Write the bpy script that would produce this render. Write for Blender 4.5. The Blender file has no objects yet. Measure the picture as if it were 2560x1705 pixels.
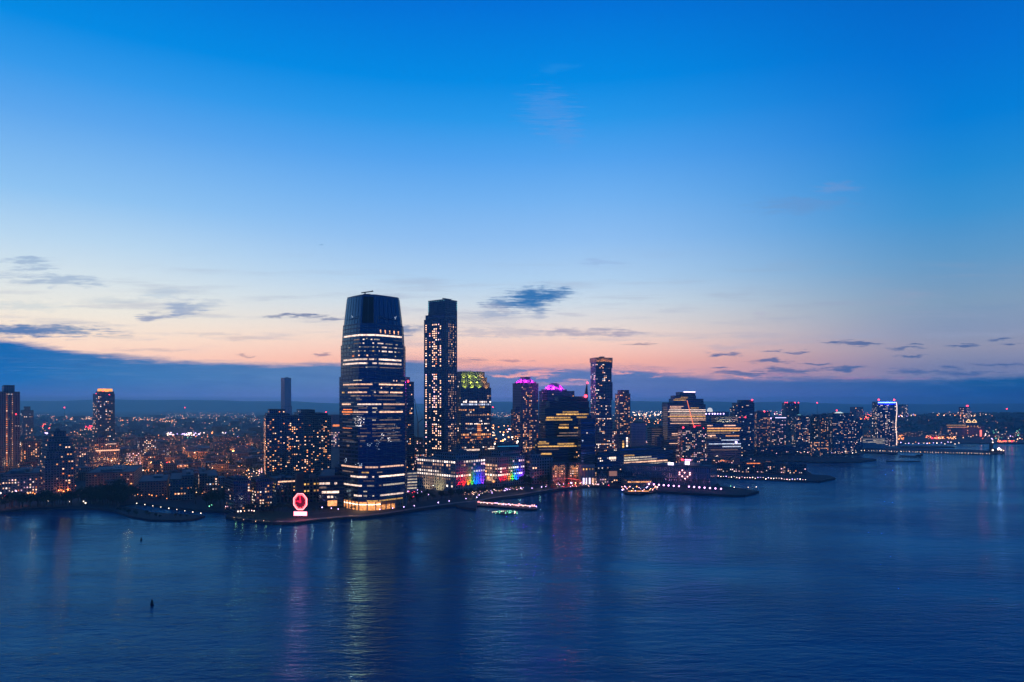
import bpy, math, random
from mathutils import Vector
PI = math.pi
# ------------------------------------------------------------------ survey: level camera 118 m above the water
F, CX, HY, H = 1800.0, 1280.0, 1012.0, 118.0
GZ = 2.5                                   # quay level
TH = math.radians(50)                      # street grid: right-hand facades run along (cos, sin)
sc = bpy.context.scene
COL = sc.collection
def depth(py, z=0.0): return F*(H-z)/(py-HY)
def gp(px, py, z=0.0):
    Y = depth(py, z); return Vector(((px-CX)/F*Y, Y, z))
def at(px, Y): return (px-CX)/F*Y
def hz(py, Y): return H+(HY-py)/F*Y
def lin(c):
    return tuple((v/255/12.92 if v/255 <= .04045 else ((v/255+.055)/1.055)**2.4) for v in c)
# ------------------------------------------------------------------ mesh builder
class MB:
    def __init__(s): s.v=[]; s.f=[]; s.uv=[]; s.m=[]
    def face(s, pts, mi=0, uv=None):
        b=len(s.v); s.v += [tuple(p) for p in pts]; s.f.append(tuple(range(b,b+len(pts))))
        s.uv.append(uv or [(0,0)]*len(pts)); s.m.append(mi)
    def box(s, x0,x1,y0,y1,z0,z1, mi=0, top=None, bottom=True):
        top = mi if top is None else top
        w,d=x1-x0,y1-y0
        s.face([(x0,y0,z0),(x1,y0,z0),(x1,y0,z1),(x0,y0,z1)],mi,[(0,z0),(w,z0),(w,z1),(0,z1)])
        s.face([(x1,y0,z0),(x1,y1,z0),(x1,y1,z1),(x1,y0,z1)],mi,[(0,z0),(d,z0),(d,z1),(0,z1)])
        s.face([(x1,y1,z0),(x0,y1,z0),(x0,y1,z1),(x1,y1,z1)],mi,[(0,z0),(w,z0),(w,z1),(0,z1)])
        s.face([(x0,y1,z0),(x0,y0,z0),(x0,y0,z1),(x0,y1,z1)],mi,[(0,z0),(d,z0),(d,z1),(0,z1)])
        s.face([(x0,y0,z1),(x1,y0,z1),(x1,y1,z1),(x0,y1,z1)],top)
        if bottom: s.face([(x0,y1,z0),(x1,y1,z0),(x1,y0,z0),(x0,y0,z0)],top)
    def prism(s, poly, z0, z1, mi=0, top=None, poly2=None, cap=True):
        top = mi if top is None else top
        q = poly2 or poly; n=len(poly); u=0
        for i in range(n):
            a,b=poly[i],poly[(i+1)%n]; c,d=q[(i+1)%n],q[i]
            L=math.hypot(b[0]-a[0],b[1]-a[1])
            s.face([(a[0],a[1],z0),(b[0],b[1],z0),(c[0],c[1],z1),(d[0],d[1],z1)],mi,[(u,z0),(u+L,z0),(u+L,z1),(u,z1)]); u+=L
        if cap:
            s.face([(p[0],p[1],z1) for p in q],top)
            s.face([(p[0],p[1],z0) for p in reversed(poly)],top)
    def rod(s, a, b, r, n=6, mi=0, r2=None):
        a=Vector(a); b=Vector(b); r2=r if r2 is None else r2
        d=(b-a).normalized(); t=Vector((1,0,0)) if abs(d.x)<.8 else Vector((0,1,0))
        e=d.cross(t).normalized(); g=d.cross(e)
        A=[a+(e*math.cos(2*PI*i/n)+g*math.sin(2*PI*i/n))*r for i in range(n)]
        B=[b+(e*math.cos(2*PI*i/n)+g*math.sin(2*PI*i/n))*r2 for i in range(n)]
        for i in range(n):
            j=(i+1)%n; s.face([A[j],A[i],B[i],B[j]],mi)
        s.face(A,mi); s.face(list(reversed(B)),mi)
    def ball(s, c, r, mi=0, n=8, m=5, sz=1.0):
        c=Vector(c)
        P=lambda i,j: c+Vector((r*math.sin(PI*j/m)*math.cos(2*PI*i/n), r*math.sin(PI*j/m)*math.sin(2*PI*i/n), -r*sz*math.cos(PI*j/m)))
        for j in range(m):
            for i in range(n):
                if j==0: s.face([P(i,0),P(i+1,1),P(i,1)],mi)
                elif j==m-1: s.face([P(i,j),P(i+1,j),P(i,m)],mi)
                else: s.face([P(i,j),P(i+1,j),P(i+1,j+1),P(i,j+1)],mi)
    def mesh(s, name, mats):
        me=bpy.data.meshes.new(name); me.from_pydata(s.v,[],s.f)
        for m in mats: me.materials.append(m)
        me.polygons.foreach_set('material_index', s.m)
        uvl=me.uv_layers.new(name='UVMap'); fl=[]
        for u in s.uv:
            for a in u: fl += [a[0],a[1]]
        uvl.data.foreach_set('uv', fl); me.update(); return me
    def obj(s, name, mats, parent=None, loc=(0,0,0), rz=0):
        if not isinstance(mats,(list,tuple)): mats=[mats]
        return put(name, s.mesh(name,mats), parent, loc, rz)
def put(name, me, parent=None, loc=(0,0,0), rz=0, scale=None):
    o=bpy.data.objects.new(name, me); o.location=loc; o.rotation_euler=(0,0,rz)
    if scale: o.scale=scale
    if parent: o.parent=parent
    COL.objects.link(o); return o
def tag(o, label=None, cat=None, group=None, kind=None):
    if label: o['label']=label
    if cat: o['category']=cat
    if group: o['group']=group
    if kind: o['kind']=kind
    return o
def empty(name, loc, rz, label, cat, group=None):
    o=put(name,None,None,loc,rz); o.empty_display_size=1
    return tag(o,label,cat,group)
# ------------------------------------------------------------------ materials
MATS={}
def new_mat(n):
    m=bpy.data.materials.new(n); m.use_nodes=True; nt=m.node_tree; b=nt.nodes['Principled BSDF']; return m,nt,b
def plain(n, c, rough=.7, metal=0., noise=.25, scale=.15, spec=.5):
    if n in MATS: return MATS[n]
    m,nt,b=new_mat(n)
    b.inputs['Roughness'].default_value=rough; b.inputs['Metallic'].default_value=metal; b.inputs['Specular IOR Level'].default_value=spec
    tc=nt.nodes.new('ShaderNodeTexCoord'); nz=nt.nodes.new('ShaderNodeTexNoise'); nz.inputs['Scale'].default_value=scale; nz.inputs['Detail'].default_value=4
    nt.links.new(tc.outputs['Object'],nz.inputs['Vector'])
    mx=nt.nodes.new('ShaderNodeMix'); mx.data_type='RGBA'
    mx.inputs[6].default_value=(*[v*(1-noise) for v in c],1); mx.inputs[7].default_value=(*[v*(1+noise) for v in c],1)
    nt.links.new(nz.outputs['Fac'],mx.inputs[0]); nt.links.new(mx.outputs[2],b.inputs['Base Color'])
    MATS[n]=m; return m
def glow(n, c, k, var=.6, patch=0.):
    """lamp / lit room: emission, differing a little from one object to the next; patch varies it along a long strip"""
    if n in MATS: return MATS[n]
    m,nt,b=new_mat(n); b.inputs['Base Color'].default_value=(*([.02]*3 if (k>=5 or n.startswith('lamp')) else [v*min(.8,.25+k*.4) for v in c]),1)
    b.inputs['Emission Color'].default_value=(*c,1)
    if k<5 and not n.startswith('lamp'): m.cycles.emission_sampling='NONE'
    oi=nt.nodes.new('ShaderNodeObjectInfo'); mr=nt.nodes.new('ShaderNodeMapRange')
    mr.inputs['To Min'].default_value=k*(1-var); mr.inputs['To Max'].default_value=k*(1+var)
    pw=nt.nodes.new('ShaderNodeMath'); pw.operation='POWER'; pw.inputs[1].default_value=1.6; nt.links.new(oi.outputs['Random'],pw.inputs[0]); nt.links.new(pw.outputs[0],mr.inputs['Value']); out=mr.outputs[0]
    if patch:
        g=nt.nodes.new('ShaderNodeNewGeometry'); nz=nt.nodes.new('ShaderNodeTexNoise'); nz.inputs['Scale'].default_value=.42; nz.inputs['Detail'].default_value=5; nz.inputs['Roughness'].default_value=.75
        nt.links.new(g.outputs['Position'],nz.inputs['Vector'])
        r2=nt.nodes.new('ShaderNodeMapRange'); r2.inputs['From Min'].default_value=.36; r2.inputs['From Max'].default_value=.62
        r2.inputs['To Min'].default_value=1-patch; r2.inputs['To Max'].default_value=1+patch
        nt.links.new(nz.outputs['Fac'],r2.inputs['Value'])
        mu=nt.nodes.new('ShaderNodeMath'); mu.operation='MULTIPLY'; nt.links.new(out,mu.inputs[0]); nt.links.new(r2.outputs[0],mu.inputs[1]); out=mu.outputs[0]
    nt.links.new(out,b.inputs['Emission Strength']); MATS[n]=m; return m
def facade(wall, glass=(.012,.022,.04), bay=3.2, fh=3.2, wr=.55, hr=.5, rough=.75, groughness=.12):
    """masonry or panel wall with a grid of dark unlit glass, laid out in metres along the wall"""
    key=('fac',wall,glass,bay,fh,wr,hr)
    if key in MATS: return MATS[key]
    m,nt,b=new_mat('facade'); N=nt.nodes.new; L=nt.links.new
    uv=N('ShaderNodeUVMap'); sp=N('ShaderNodeSeparateXYZ'); L(uv.outputs[0],sp.inputs[0])
    def mth(op,a,bv=None):
        n=N('ShaderNodeMath'); n.operation=op
        for i,x in enumerate((a,bv)):
            if x is None: continue
            if isinstance(x,(int,float)): n.inputs[i].default_value=x
            else: L(x,n.inputs[i])
        return n.outputs[0]
    def cell(o,step,r):
        fr=mth('FRACT',mth('DIVIDE',o,step)); return mth('LESS_THAN',mth('ABSOLUTE',mth('SUBTRACT',fr,.5)),r/2)
    mask=mth('MULTIPLY',cell(sp.outputs[0],bay,wr),cell(sp.outputs[1],fh,hr))
    nz=N('ShaderNodeTexNoise'); nz.inputs['Scale'].default_value=.08; nz.inputs['Detail'].default_value=4; tc=N('ShaderNodeTexCoord'); L(tc.outputs['Object'],nz.inputs['Vector'])
    w=N('ShaderNodeMix'); w.data_type='RGBA'; w.inputs[6].default_value=(*[v*.75 for v in wall],1); w.inputs[7].default_value=(*[v*1.2 for v in wall],1); L(nz.outputs['Fac'],w.inputs[0])
    wn=N('ShaderNodeTexWhiteNoise'); wn.noise_dimensions='2D'
    cv=N('ShaderNodeCombineXYZ'); L(mth('FLOOR',mth('DIVIDE',sp.outputs[0],bay)),cv.inputs[0]); L(mth('FLOOR',mth('DIVIDE',sp.outputs[1],fh)),cv.inputs[1]); L(cv.outputs[0],wn.inputs['Vector'])
    g=N('ShaderNodeMix'); g.data_type='RGBA'; g.inputs[6].default_value=(*[v*3.2 for v in glass],1); g.inputs[7].default_value=(*[min(.8,v*8) for v in glass],1); L(mth('POWER',wn.outputs['Value'],3.0),g.inputs[0])
    mx=N('ShaderNodeMix'); mx.data_type='RGBA'; L(mask,mx.inputs[0]); L(w.outputs[2],mx.inputs[6]); L(g.outputs[2],mx.inputs[7]); L(mx.outputs[2],b.inputs['Base Color'])
    r=N('ShaderNodeMapRange'); L(mask,r.inputs['Value']); r.inputs['To Min'].default_value=rough; r.inputs['To Max'].default_value=groughness; L(r.outputs[0],b.inputs['Roughness'])
    rm=N('ShaderNodeMath'); rm.operation='MULTIPLY'; L(mask,rm.inputs[0]); rm.inputs[1].default_value=.8; L(rm.outputs[0],b.inputs['Metallic'])
    MATS[key]=m; return m
WARM=(1,.54,.33); AMBER=(1,.40,.14); WHITE=(1,.78,.64); COOL=(.72,.80,1.); RED=(1,.05,.05); ORANGE=(1,.25,.06); YEL=(1,.52,.13); PINK=(1,.55,.62); VIOLET=(.62,.45,1.)
GL={'warm':glow('lit warm',WARM,1.6,.75),'amber':glow('lit amber',AMBER,1.35,.75),'white':glow('lit white',WHITE,1.8,.7),'cool':glow('lit cool',COOL,.9,.7),'orange':glow('lit orange',ORANGE,1.1,.75),
    'yellow':glow('lit yellow',YEL,.95,.75),'pink':glow('lit pink',PINK,1.6,.75),'dim':glow('lit dim',WARM,.32),'dimcool':glow('lit dim cool',(.55,.75,1.),.22),'violet':glow('lit violet',VIOLET,2.4)}
SL={'faint':glow('strip faint',(.8,.8,.75),.09,.7,.9),'warm':glow('strip warm',WARM,1.15,.3,.7),'white':glow('strip white',(1,.70,.52),1.25,.3,.65),'yellow':glow('strip yellow',YEL,.72,.4,.85),'orange':glow('strip orange',ORANGE,1.5,.2,.6),
    'dim':glow('strip dim',(1,.62,.4),.16,.6,.95),'cool':glow('strip cool',(.75,.85,1),.9,.4,.7),'pale':glow('strip pale',(1,.80,.55),.55,.5,.7),'amber':glow('strip amber',AMBER,1.1,.3,.6)}
LAMP={'violet':glow('lamp violet',(.66,.46,1.),6.5,.3),'white':glow('lamp white',(1,.74,.56),5.5,.5),'sodium':glow('lamp sodium',(1,.30,.075),6,.5),'red':glow('lamp red',(1,.03,.06),9,.2),
      'green':glow('lamp green',(.25,1,.6),3,.3),'pink':glow('lamp pink',(1,.45,.5),6,.3),'warm':glow('lamp warm',(1,.55,.28),6,.4)}
PAL={'warm':[('warm',5),('amber',3),('white',2)],'orange':[('amber',5),('orange',2),('warm',4)],'mix':[('warm',4),('amber',3),('white',3),('cool',1)],'white':[('white',6),('warm',3)],
     'pinkw':[('warm',3),('pink',3),('white',2),('orange',1)],'yellow':[('yellow',5),('white',1),('amber',2)],'cool':[('cool',3),('white',3),('warm',2)],'dim':[('dim',6),('warm',2),('amber',1)]}
ROOF=plain('roof felt',(.10,.11,.12),.8); METAL=plain('dark metal',(.05,.055,.06),.45,.6); PLANT=plain('roof plant',(.16,.17,.18),.6)
CONC=plain('concrete',(.26,.25,.24),.85); STONE=plain('quay stone',(.07,.065,.06),.85); ASPH=plain('asphalt',(.045,.045,.05),.8); BLACK=plain('dark timber',(.03,.03,.035),.8)
def cubemesh(name, mat):
    b=MB(); b.box(-.5,.5,-.5,.5,-.5,.5); return b.mesh(name,[mat])
WINMESH={k:cubemesh('lit_window',m) for k,m in GL.items()}
def pick(r, pal):
    L=PAL[pal]; t=r.random()*sum(w for _,w in L)
    for k,w in L:
        t-=w
        if t<=0: return k
    return L[-1][0]
# ------------------------------------------------------------------ generic building
FOOT=[]                                     # footprints kept free of the scattered houses
class Bld: pass
def dirs(th): return (math.cos(th),math.sin(th)),(-math.sin(th),math.cos(th))
def solve(px, X0, Y0, d):
    u=(px-CX)/F; return (u*Y0-X0)/(d[0]-u*d[1])
def building(name, label, cat, xl, xc, xr, Y, ytop, wall, tiers=(), win=None, bands=None, th=None, group=None, parapet=1.0, minlen=8., maxlen=95., plant=1, seed=None, base=GZ, cap=100, roofmat=None):
    """near corner stands at pixel column xc and depth Y; the two seen faces run back to columns xl and xr.
    tiers: (r0,r1,l0,l1,ytop) in shares of the two faces, stacked on the main block."""
    th=TH if th is None else th
    dR,dL=dirs(th); X=at(xc,Y); B=Bld(); B.rnd=random.Random(seed if seed is not None else int(xl*31+ytop*7+xr))
    LR=solve(xr,X,Y,dR) if xr>xc else minlen; LL=solve(xl,X,Y,dL) if xl<xc else minlen
    if LR<=0 or LR>maxlen: LR=maxlen
    if LL<=0 or LL>maxlen: LL=maxlen
    LR=max(LR,minlen); LL=max(LL,minlen)
    B.root=empty(name,(X,Y,base),th,label,cat,group); B.LR,B.LL,B.Y,B.X,B.th,B.base=LR,LL,Y,X,th,base
    B.zt=hz(ytop,Y)-base
    B.boxes=[(0,LR,0,LL,0,B.zt)]
    for (a,b,c,d,yt) in tiers:
        z1=hz(yt,Y)-base; z0=B.zt if z1>B.zt else 0
        under=[bx[5] for bx in B.boxes if bx[0]<=a*LR+.01 and bx[1]>=b*LR-.01 and bx[2]<=c*LL+.01 and bx[3]>=d*LL-.01 and bx[5]<=z1+.01]
        if under: z0=max(under)
        B.boxes.append((a*LR,b*LR,c*LL,d*LL,z0,z1))
    w=MB(); r=MB()
    for (x0,x1,y0,y1,z0,z1) in B.boxes:
        w.box(x0,x1,y0,y1,z0,z1,0,bottom=False)
        p=parapet
        if p:
            t=.35
            for q in ((x0,x1,y0,y0+t),(x0,x1,y1-t,y1),(x0,x0+t,y0+t,y1-t),(x1-t,x1,y0+t,y1-t)): r.box(*q,z1+.003,z1+p)
        r.box(x0+.4,x1-.4,y0+.4,y1-.4,z1+.003,z1+.25)
    w.obj('wall',wall,B.root); r.obj('roof',roofmat or ROOF,B.root)
    # plant rooms and ducts on the highest roof
    x0,x1,y0,y1,z0,z1=B.boxes[-1]
    for i in range(plant):
        b=MB(); sx=(x1-x0)*B.rnd.uniform(.22,.4); sy=(y1-y0)*B.rnd.uniform(.25,.45); hh=B.rnd.uniform(2.2,4.0)
        cx=x0+(x1-x0)*B.rnd.uniform(.3,.7); cy=y0+(y1-y0)*B.rnd.uniform(.3,.7)
        b.box(cx-sx/2,cx+sx/2,cy-sy/2,cy+sy/2,z1+.25,z1+.25+hh)
        for k in range(4): b.box(cx-sx/2+sx*(k+.2)/4,cx-sx/2+sx*(k+.7)/4,cy-sy*.2,cy+sy*.2,z1+.25+hh,z1+.25+hh+.9)
        b.obj('plant_room',PLANT,B.root)
    B.wins=[]
    if win:
        for w_ in (win if isinstance(win,list) else [win]): windows(B,**w_)
    if bands:
        for b_ in bands: strip(B,**b_)
    flush(B,cap)
    c=Vector((X,Y))+Vector(dR)*LR/2+Vector(dL)*LL/2
    FOOT.append((c.x,c.y,.5*math.hypot(LR,LL)+6))
    return B
def windows(B, p=.3, fh=3.2, bay=3.4, ww=.62, hh=.55, pal='warm', faces='LR', tiers=None, y0=None, y1=None, row=.0, colv=.7, ppy=None, xr=None):
    """lit rooms: one box-like pane each, standing a few centimetres proud of the wall"""
    R=B.rnd; p*=.70; ww*=.86; hh*=.88
    for ti,(bx0,bx1,by0,by1,z0,z1) in enumerate(B.boxes):
        if tiers is not None and ti not in tiers: continue
        if ti>0 and z1-z0<fh*1.2: continue
        zl=z0 if y1 is None else max(z0,hz(y1,B.Y)-B.base); zh=z1 if y0 is None else min(z1,hz(y0,B.Y)-B.base)
        k0=int(math.ceil(zl/fh)); k1=int((zh-.6)/fh)
        for fc in faces:
            L=(bx1-bx0) if fc=='R' else (by1-by0); nb=int(L/bay); o=(bx0 if fc=='R' else by0)+(L-nb*bay)/2
            cw=[1+colv*(R.random()*2-1) for _ in range(nb)]
            for k in range(k0,k1):
                fw=1+.5*(R.random()*2-1); full=R.random()<row; run=0
                for j in range(nb):
                    pr=p*cw[j]*fw
                    if run>0: pr=.6
                    if full: pr=.85
                    if R.random()<pr:
                        run=1 if (run==0 and R.random()<.35) else 0
                        B.wins.append((fc,bx0,by0,o+(j+.5)*bay,(k+.5)*fh,ww*bay,hh*fh,pick(R,pal)))
                    else: run=0
def strip(B, y=None, fc='L', s0=0., s1=1., h=2.2, mat='warm', z=None, tier=0, name='lit_floor', breaks=.0, off=.08):
    """a lit storey seen through ribbon glazing"""
    x0,x1,y0,y1,zz0,zz1=B.boxes[tier]
    zz=z if z is not None else hz(y,B.Y)-B.base
    L=(x1-x0) if fc=='R' else (y1-y0); a,b=s0*L,s1*L
    segs=[(a,b)]
    if breaks:
        segs=[]; q=a
        while q<b-2:
            e=min(b,q+B.rnd.uniform(.12,.4)*L)
            if B.rnd.random()>breaks: segs.append((q,e-.8))
            q=e
    for (a,b) in segs:
        if b-a<1: continue
        m=SL[mat] if isinstance(mat,str) else mat
        g=MB()
        if fc=='R': g.box(x0+a,x0+b,y0-off,y0+.25,zz-h/2,zz+h/2)
        else: g.box(x0-off,x0+.25,y0+a,y0+b,zz-h/2,zz+h/2)
        g.obj(name,m,B.root)
def wput(fc,bx0,by0,s,z,w,h):
    if fc=='R': return (s,by0+.02,z),(w,.2,h)
    return (bx0+.02,s,z),(.2,w,h)
def flush(B,cap):
    W=B.wins; B.rnd.shuffle(W)
    for (fc,bx,by,s,z,w,h,k) in W[:cap]:
        l,sz=wput(fc,bx,by,s,z,w,h); put('lit_window',WINMESH[k],B.root,l,0,sz)
    rest=W[cap:]
    if rest:
        keys=sorted({q[7] for q in rest}); g=MB()
        for (fc,bx,by,s,z,w,h,k) in rest:
            l,sz=wput(fc,bx,by,s,z,w,h); g.box(l[0]-sz[0]/2,l[0]+sz[0]/2,l[1]-sz[1]/2,l[1]+sz[1]/2,l[2]-sz[2]/2,l[2]+sz[2]/2,keys.index(k))
        tag(g.obj('lit_windows',[GL[k] for k in keys],B.root),kind='stuff')
    B.wins=[]
BEACON=None
def beacon(B, px, py, r=1.3, key='red', fc=None, local=None):
    """obstruction light on a short mast"""
    Y=B.Y+3; X=at(px,Y); v=Vector((X-B.X,Y-B.Y)); dR,dL=dirs(B.th)
    lx,ly=v.dot(Vector(dR)),v.dot(Vector(dL)); z=hz(py,Y)-B.base
    lx=min(max(lx,.6),B.LR-.6); ly=min(max(ly,.6),B.LL-.6)
    g=MB(); g.ball((0,0,0),r,0); g.rod((0,0,-r*3),(0,0,-r*.6),.25,5,1); g.obj('beacon',[LAMP[key],METAL],B.root,(lx,ly,z))
def on_face(B, fc, px):
    dR,dL=dirs(B.th); return solve(px,B.X,B.Y,dR if fc=='R' else dL)
def light(kind, name, loc, energy, color, parent=None, size=1.0, target=None, spot=1.4, blend=.6):
    d=bpy.data.lights.new(name,kind); d.energy=energy; d.color=color
    if kind=='SPOT': d.spot_size=spot; d.spot_blend=blend; d.shadow_soft_size=size
    elif kind=='POINT': d.shadow_soft_size=size
    elif kind=='AREA': d.size=size
    o=bpy.data.objects.new(name,d); o.location=loc
    if target is not None:
        o.rotation_euler=(Vector(target)-Vector(loc)).to_track_quat('-Z','Y').to_euler()
    if parent: o.parent=parent
    COL.objects.link(o); return o
# ------------------------------------------------------------------ camera
cd=bpy.data.cameras.new('camera'); cam=bpy.data.objects.new('camera',cd); COL.objects.link(cam)
cd.sensor_width=36; cd.lens=F/2560*36; cd.shift_y=(HY-852.5)/2560; cd.clip_start=1; cd.clip_end=80000
cam.location=(0,0,H); cam.rotation_euler=(PI/2,0,0); sc.camera=cam
# ------------------------------------------------------------------ dusk sky, by direction
def make_world():
    wd=bpy.data.worlds.new('World'); sc.world=wd; wd.use_nodes=True; nt=wd.node_tree; nt.nodes.clear(); N=nt.nodes.new; Lk=nt.links.new
    wd.cycles.sampling_method='MANUAL'; wd.cycles.sample_map_resolution=512
    def M(op,a,b=None,c=None,clamp=False):
        n=N('ShaderNodeMath'); n.operation=op; n.use_clamp=clamp
        for i,x in enumerate((a,b,c)):
            if x is None: continue
            if isinstance(x,(int,float)): n.inputs[i].default_value=x
            else: Lk(x,n.inputs[i])
        return n.outputs[0]
    def ss(x,a,b,lo=0.,hi=1.):
        n=N('ShaderNodeMapRange'); n.interpolation_type='SMOOTHSTEP'; Lk(x,n.inputs[0])
        for i,v in zip((1,2,3,4),(a,b,lo,hi)): n.inputs[i].default_value=v
        return n.outputs[0]
    def mix(f,a,b):
        n=N('ShaderNodeMix'); n.data_type='RGBA'
        for i,x in ((0,f),(6,a),(7,b)):
            if isinstance(x,(int,float)): n.inputs[i].default_value=x
            elif isinstance(x,tuple): n.inputs[i].default_value=(*x,1)
            else: Lk(x,n.inputs[i])
        return n.outputs[2]
    def ramp(x,stops):
        n=N('ShaderNodeValToRGB'); e=n.color_ramp.elements
        for i,(p,c) in enumerate(stops):
            el=e[i] if i<2 else e.new(p)
            el.position=p
        for i,(p,c) in enumerate(sorted(stops)):
            e[i].position=p; e[i].color=(*c,1)
        Lk(x,n.inputs[0]); return n.outputs[0]
    tc=N('ShaderNodeTexCoord'); sp=N('ShaderNodeSeparateXYZ'); Lk(tc.outputs['Generated'],sp.inputs[0])
    x,y,z=sp.outputs
    hor=M('SQRT',M('ADD',M('MULTIPLY',x,x),M('MULTIPLY',y,y)))
    s=M('DIVIDE',M('MAXIMUM',z,0.),M('MAXIMUM',hor,.02),clamp=True)          # tangent of the height above the horizon
    yy=M('MAXIMUM',y,.05)
    U=M('ADD',M('MULTIPLY',M('DIVIDE',x,yy),F),CX); V=M('SUBTRACT',HY,M('MULTIPLY',M('DIVIDE',z,yy),F))   # gnomonic sky chart round due north
    P=lambda py: (HY-py)/F
    C=[(0,lin((226,160,160))),(P(925),lin((232,166,160))),(P(905),lin((243,175,159))),(P(880),lin((247,194,178))),(P(845),lin((242,212,198))),(P(810),lin((226,216,212))),(P(760),lin((204,217,228))),
       (P(700),lin((176,207,236))),(P(600),lin((143,190,239))),(P(500),lin((114,177,239))),(P(400),lin((82,162,237))),(P(300),lin((40,150,232))),(P(200),lin((0,137,226))),(P(0),lin((0,112,214))),(.8,lin((0,88,184))),(1,lin((0,72,155)))]
    Lc=[(0,lin((240,190,170))),(P(905),lin((252,208,186))),(P(860),lin((248,224,204))),(P(810),lin((236,231,220))),(P(740),lin((214,226,232))),(P(660),lin((184,214,238))),(P(560),lin((142,194,240))),(P(400),lin((92,166,236))),(P(300),lin((52,152,233))),(P(200),lin((4,138,226))),(P(0),lin((0,112,212))),(.8,lin((0,88,182))),(1,lin((0,72,155)))]
    R=[(0,lin((96,112,158))),(P(930),lin((114,124,162))),(P(890),lin((142,144,168))),(P(850),lin((132,148,178))),(P(790),lin((126,155,184))),(P(700),lin((96,152,198))),(P(600),lin((60,145,208))),(P(510),lin((33,137,211))),(P(400),lin((4,126,213))),(P(250),lin((0,112,208))),(P(0),lin((0,90,188))),(.8,lin((0,72,160))),(1,lin((0,62,140)))]
    E=[(0,lin((20,66,130))),(.1,lin((26,80,150))),(.35,lin((0,80,160))),(1,lin((0,72,155)))]
    a=ramp(s,C); l=ramp(s,Lc); r=ramp(s,R); e=ramp(s,E)
    col=mix(ss(U,1180,150),a,l); col=mix(ss(U,1420,2420),col,r)
    # warp for the clouds
    uv=N('ShaderNodeCombineXYZ'); Lk(U,uv.inputs[0]); Lk(V,uv.inputs[1])
    def noise(su,sv,det=4.,off=0.,rough=.55):
        mp=N('ShaderNodeMapping'); Lk(uv.outputs[0],mp.inputs[0]); mp.inputs['Scale'].default_value=(1/su,1/sv,1); mp.inputs['Location'].default_value=(off,off*.7,off)
        n=N('ShaderNodeTexNoise'); n.noise_dimensions='2D'; Lk(mp.outputs[0],n.inputs['Vector']); n.inputs['Scale'].default_value=1; n.inputs['Detail'].default_value=det; n.inputs['Roughness'].default_value=rough
        return n.outputs['Fac']
    n1=noise(110,22,5); n2=noise(60,16,5,7.3); n3=noise(300,26,5,3.1); nf=noise(46,9,6,11.7,.65); nw=noise(130,5,6,21.3,.7)
    wv=N('ShaderNodeCombineXYZ'); Lk(M('ADD',U,M('MULTIPLY',M('SUBTRACT',n1,.5),90.)),wv.inputs[0]); Lk(M('ADD',V,M('MULTIPLY',M('SUBTRACT',n2,.5),24.)),wv.inputs[1])
    # thin streaky veil above the glow
    veil=M('MULTIPLY',ss(n3,.5,.78),M('MULTIPLY',ss(V,600,760),ss(V,905,850)))
    col=mix(M('MULTIPLY',veil,.42),col,lin((150,160,188)))
    rows=[]   # (cx, cy, rx, ry, share, colour)
    D=lin((34,108,172)); G=lin((156,160,186)); B2=lin((104,142,190)); S=lin((66,96,150)); PK=lin((238,164,160)); K=lin((150,178,222))
    rows+= [(1338,738,82,22,.95,D),(1270,757,62,15,.8,D),(1330,764,60,17,.8,D),(1345,785,26,14,.4,D),(1390,735,40,14,.6,D)]
    rows+= [(1200,793,120,20,.3,G),(1235,785,60,6,.4,B2),(1290,832,190,13,.45,G),(1450,830,110,9,.55,lin((140,140,172))),(1560,834,60,6,.5,lin((150,145,175))),(1240,770,40,12,.4,G),(1420,787,40,6,.3,G)]
    rows+= [(60,652,80,9,.5,B2),(95,670,55,9,.45,B2),(150,700,120,13,.5,B2),(230,712,60,6,.4,B2),(60,765,110,14,.35,lin((168,190,206))),(20,690,90,9,.25,B2)]
    rows+= [(392,793,52,10,.7,lin((96,124,176))),(455,768,52,20,.62,lin((110,142,190))),(410,735,60,12,.3,lin((140,172,206))),(510,762,60,12,.35,lin((140,164,196))),(300,752,90,8,.3,lin((160,180,200)))]
    rows+= [(60,826,200,17,.9,lin((34,104,170))),(190,826,70,11,.5,lin((130,150,178))),(290,840,60,6,.4,lin((190,180,180))),(520,836,80,5,.4,lin((190,180,186))),(640,846,80,5,.4,lin((200,176,176))),(370,875,90,5,.4,lin((180,160,170)))]
    rows+= [(735,789,80,4.5,.85,lin((88,108,156))),(825,797,50,4,.75,lin((88,108,156))),(1022,823,44,14,.8,lin((96,124,170))),(618,889,20,3,.6,lin((150,120,140))),(805,885,26,4,.75,lin((130,110,140)))]
    rows+= [(1198,898,24,3.5,.75,lin((130,116,146))),(1266,900,28,4.5,.6,lin((150,120,146))),(1338,904,18,3.5,.6,lin((150,120,146))),(1602,860,34,3,.75,lin((120,110,140))),(1170,905,40,8,.4,lin((150,130,150)))]
    for (cx,cy,rx,ry) in ((1812,884,42,4.5),(1800,888,26,3),(1928,903,62,5.5),(2095,853,38,3.5),(2148,860,60,4.5),(2253,870,44,4),(2282,861,22,2.5),(2392,866,34,3),(2418,861,18,2.5),(2492,848,28,3.5),(2530,858,34,2.5),(1930,880,28,3),(2000,881,34,2.5),(2042,909,30,3.5),(2128,919,34,6),(2100,922,60,5),(1985,926,90,6),(1860,932,80,6),(2270,929,44,7),(2400,932,90,7),(2510,912,70,5),(2380,919,30,4),(1790,921,26,3),(2290,891,36,2.5),(1960,934,60,5)):
        rows.append((cx,cy,rx,ry,.85,S))
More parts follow.
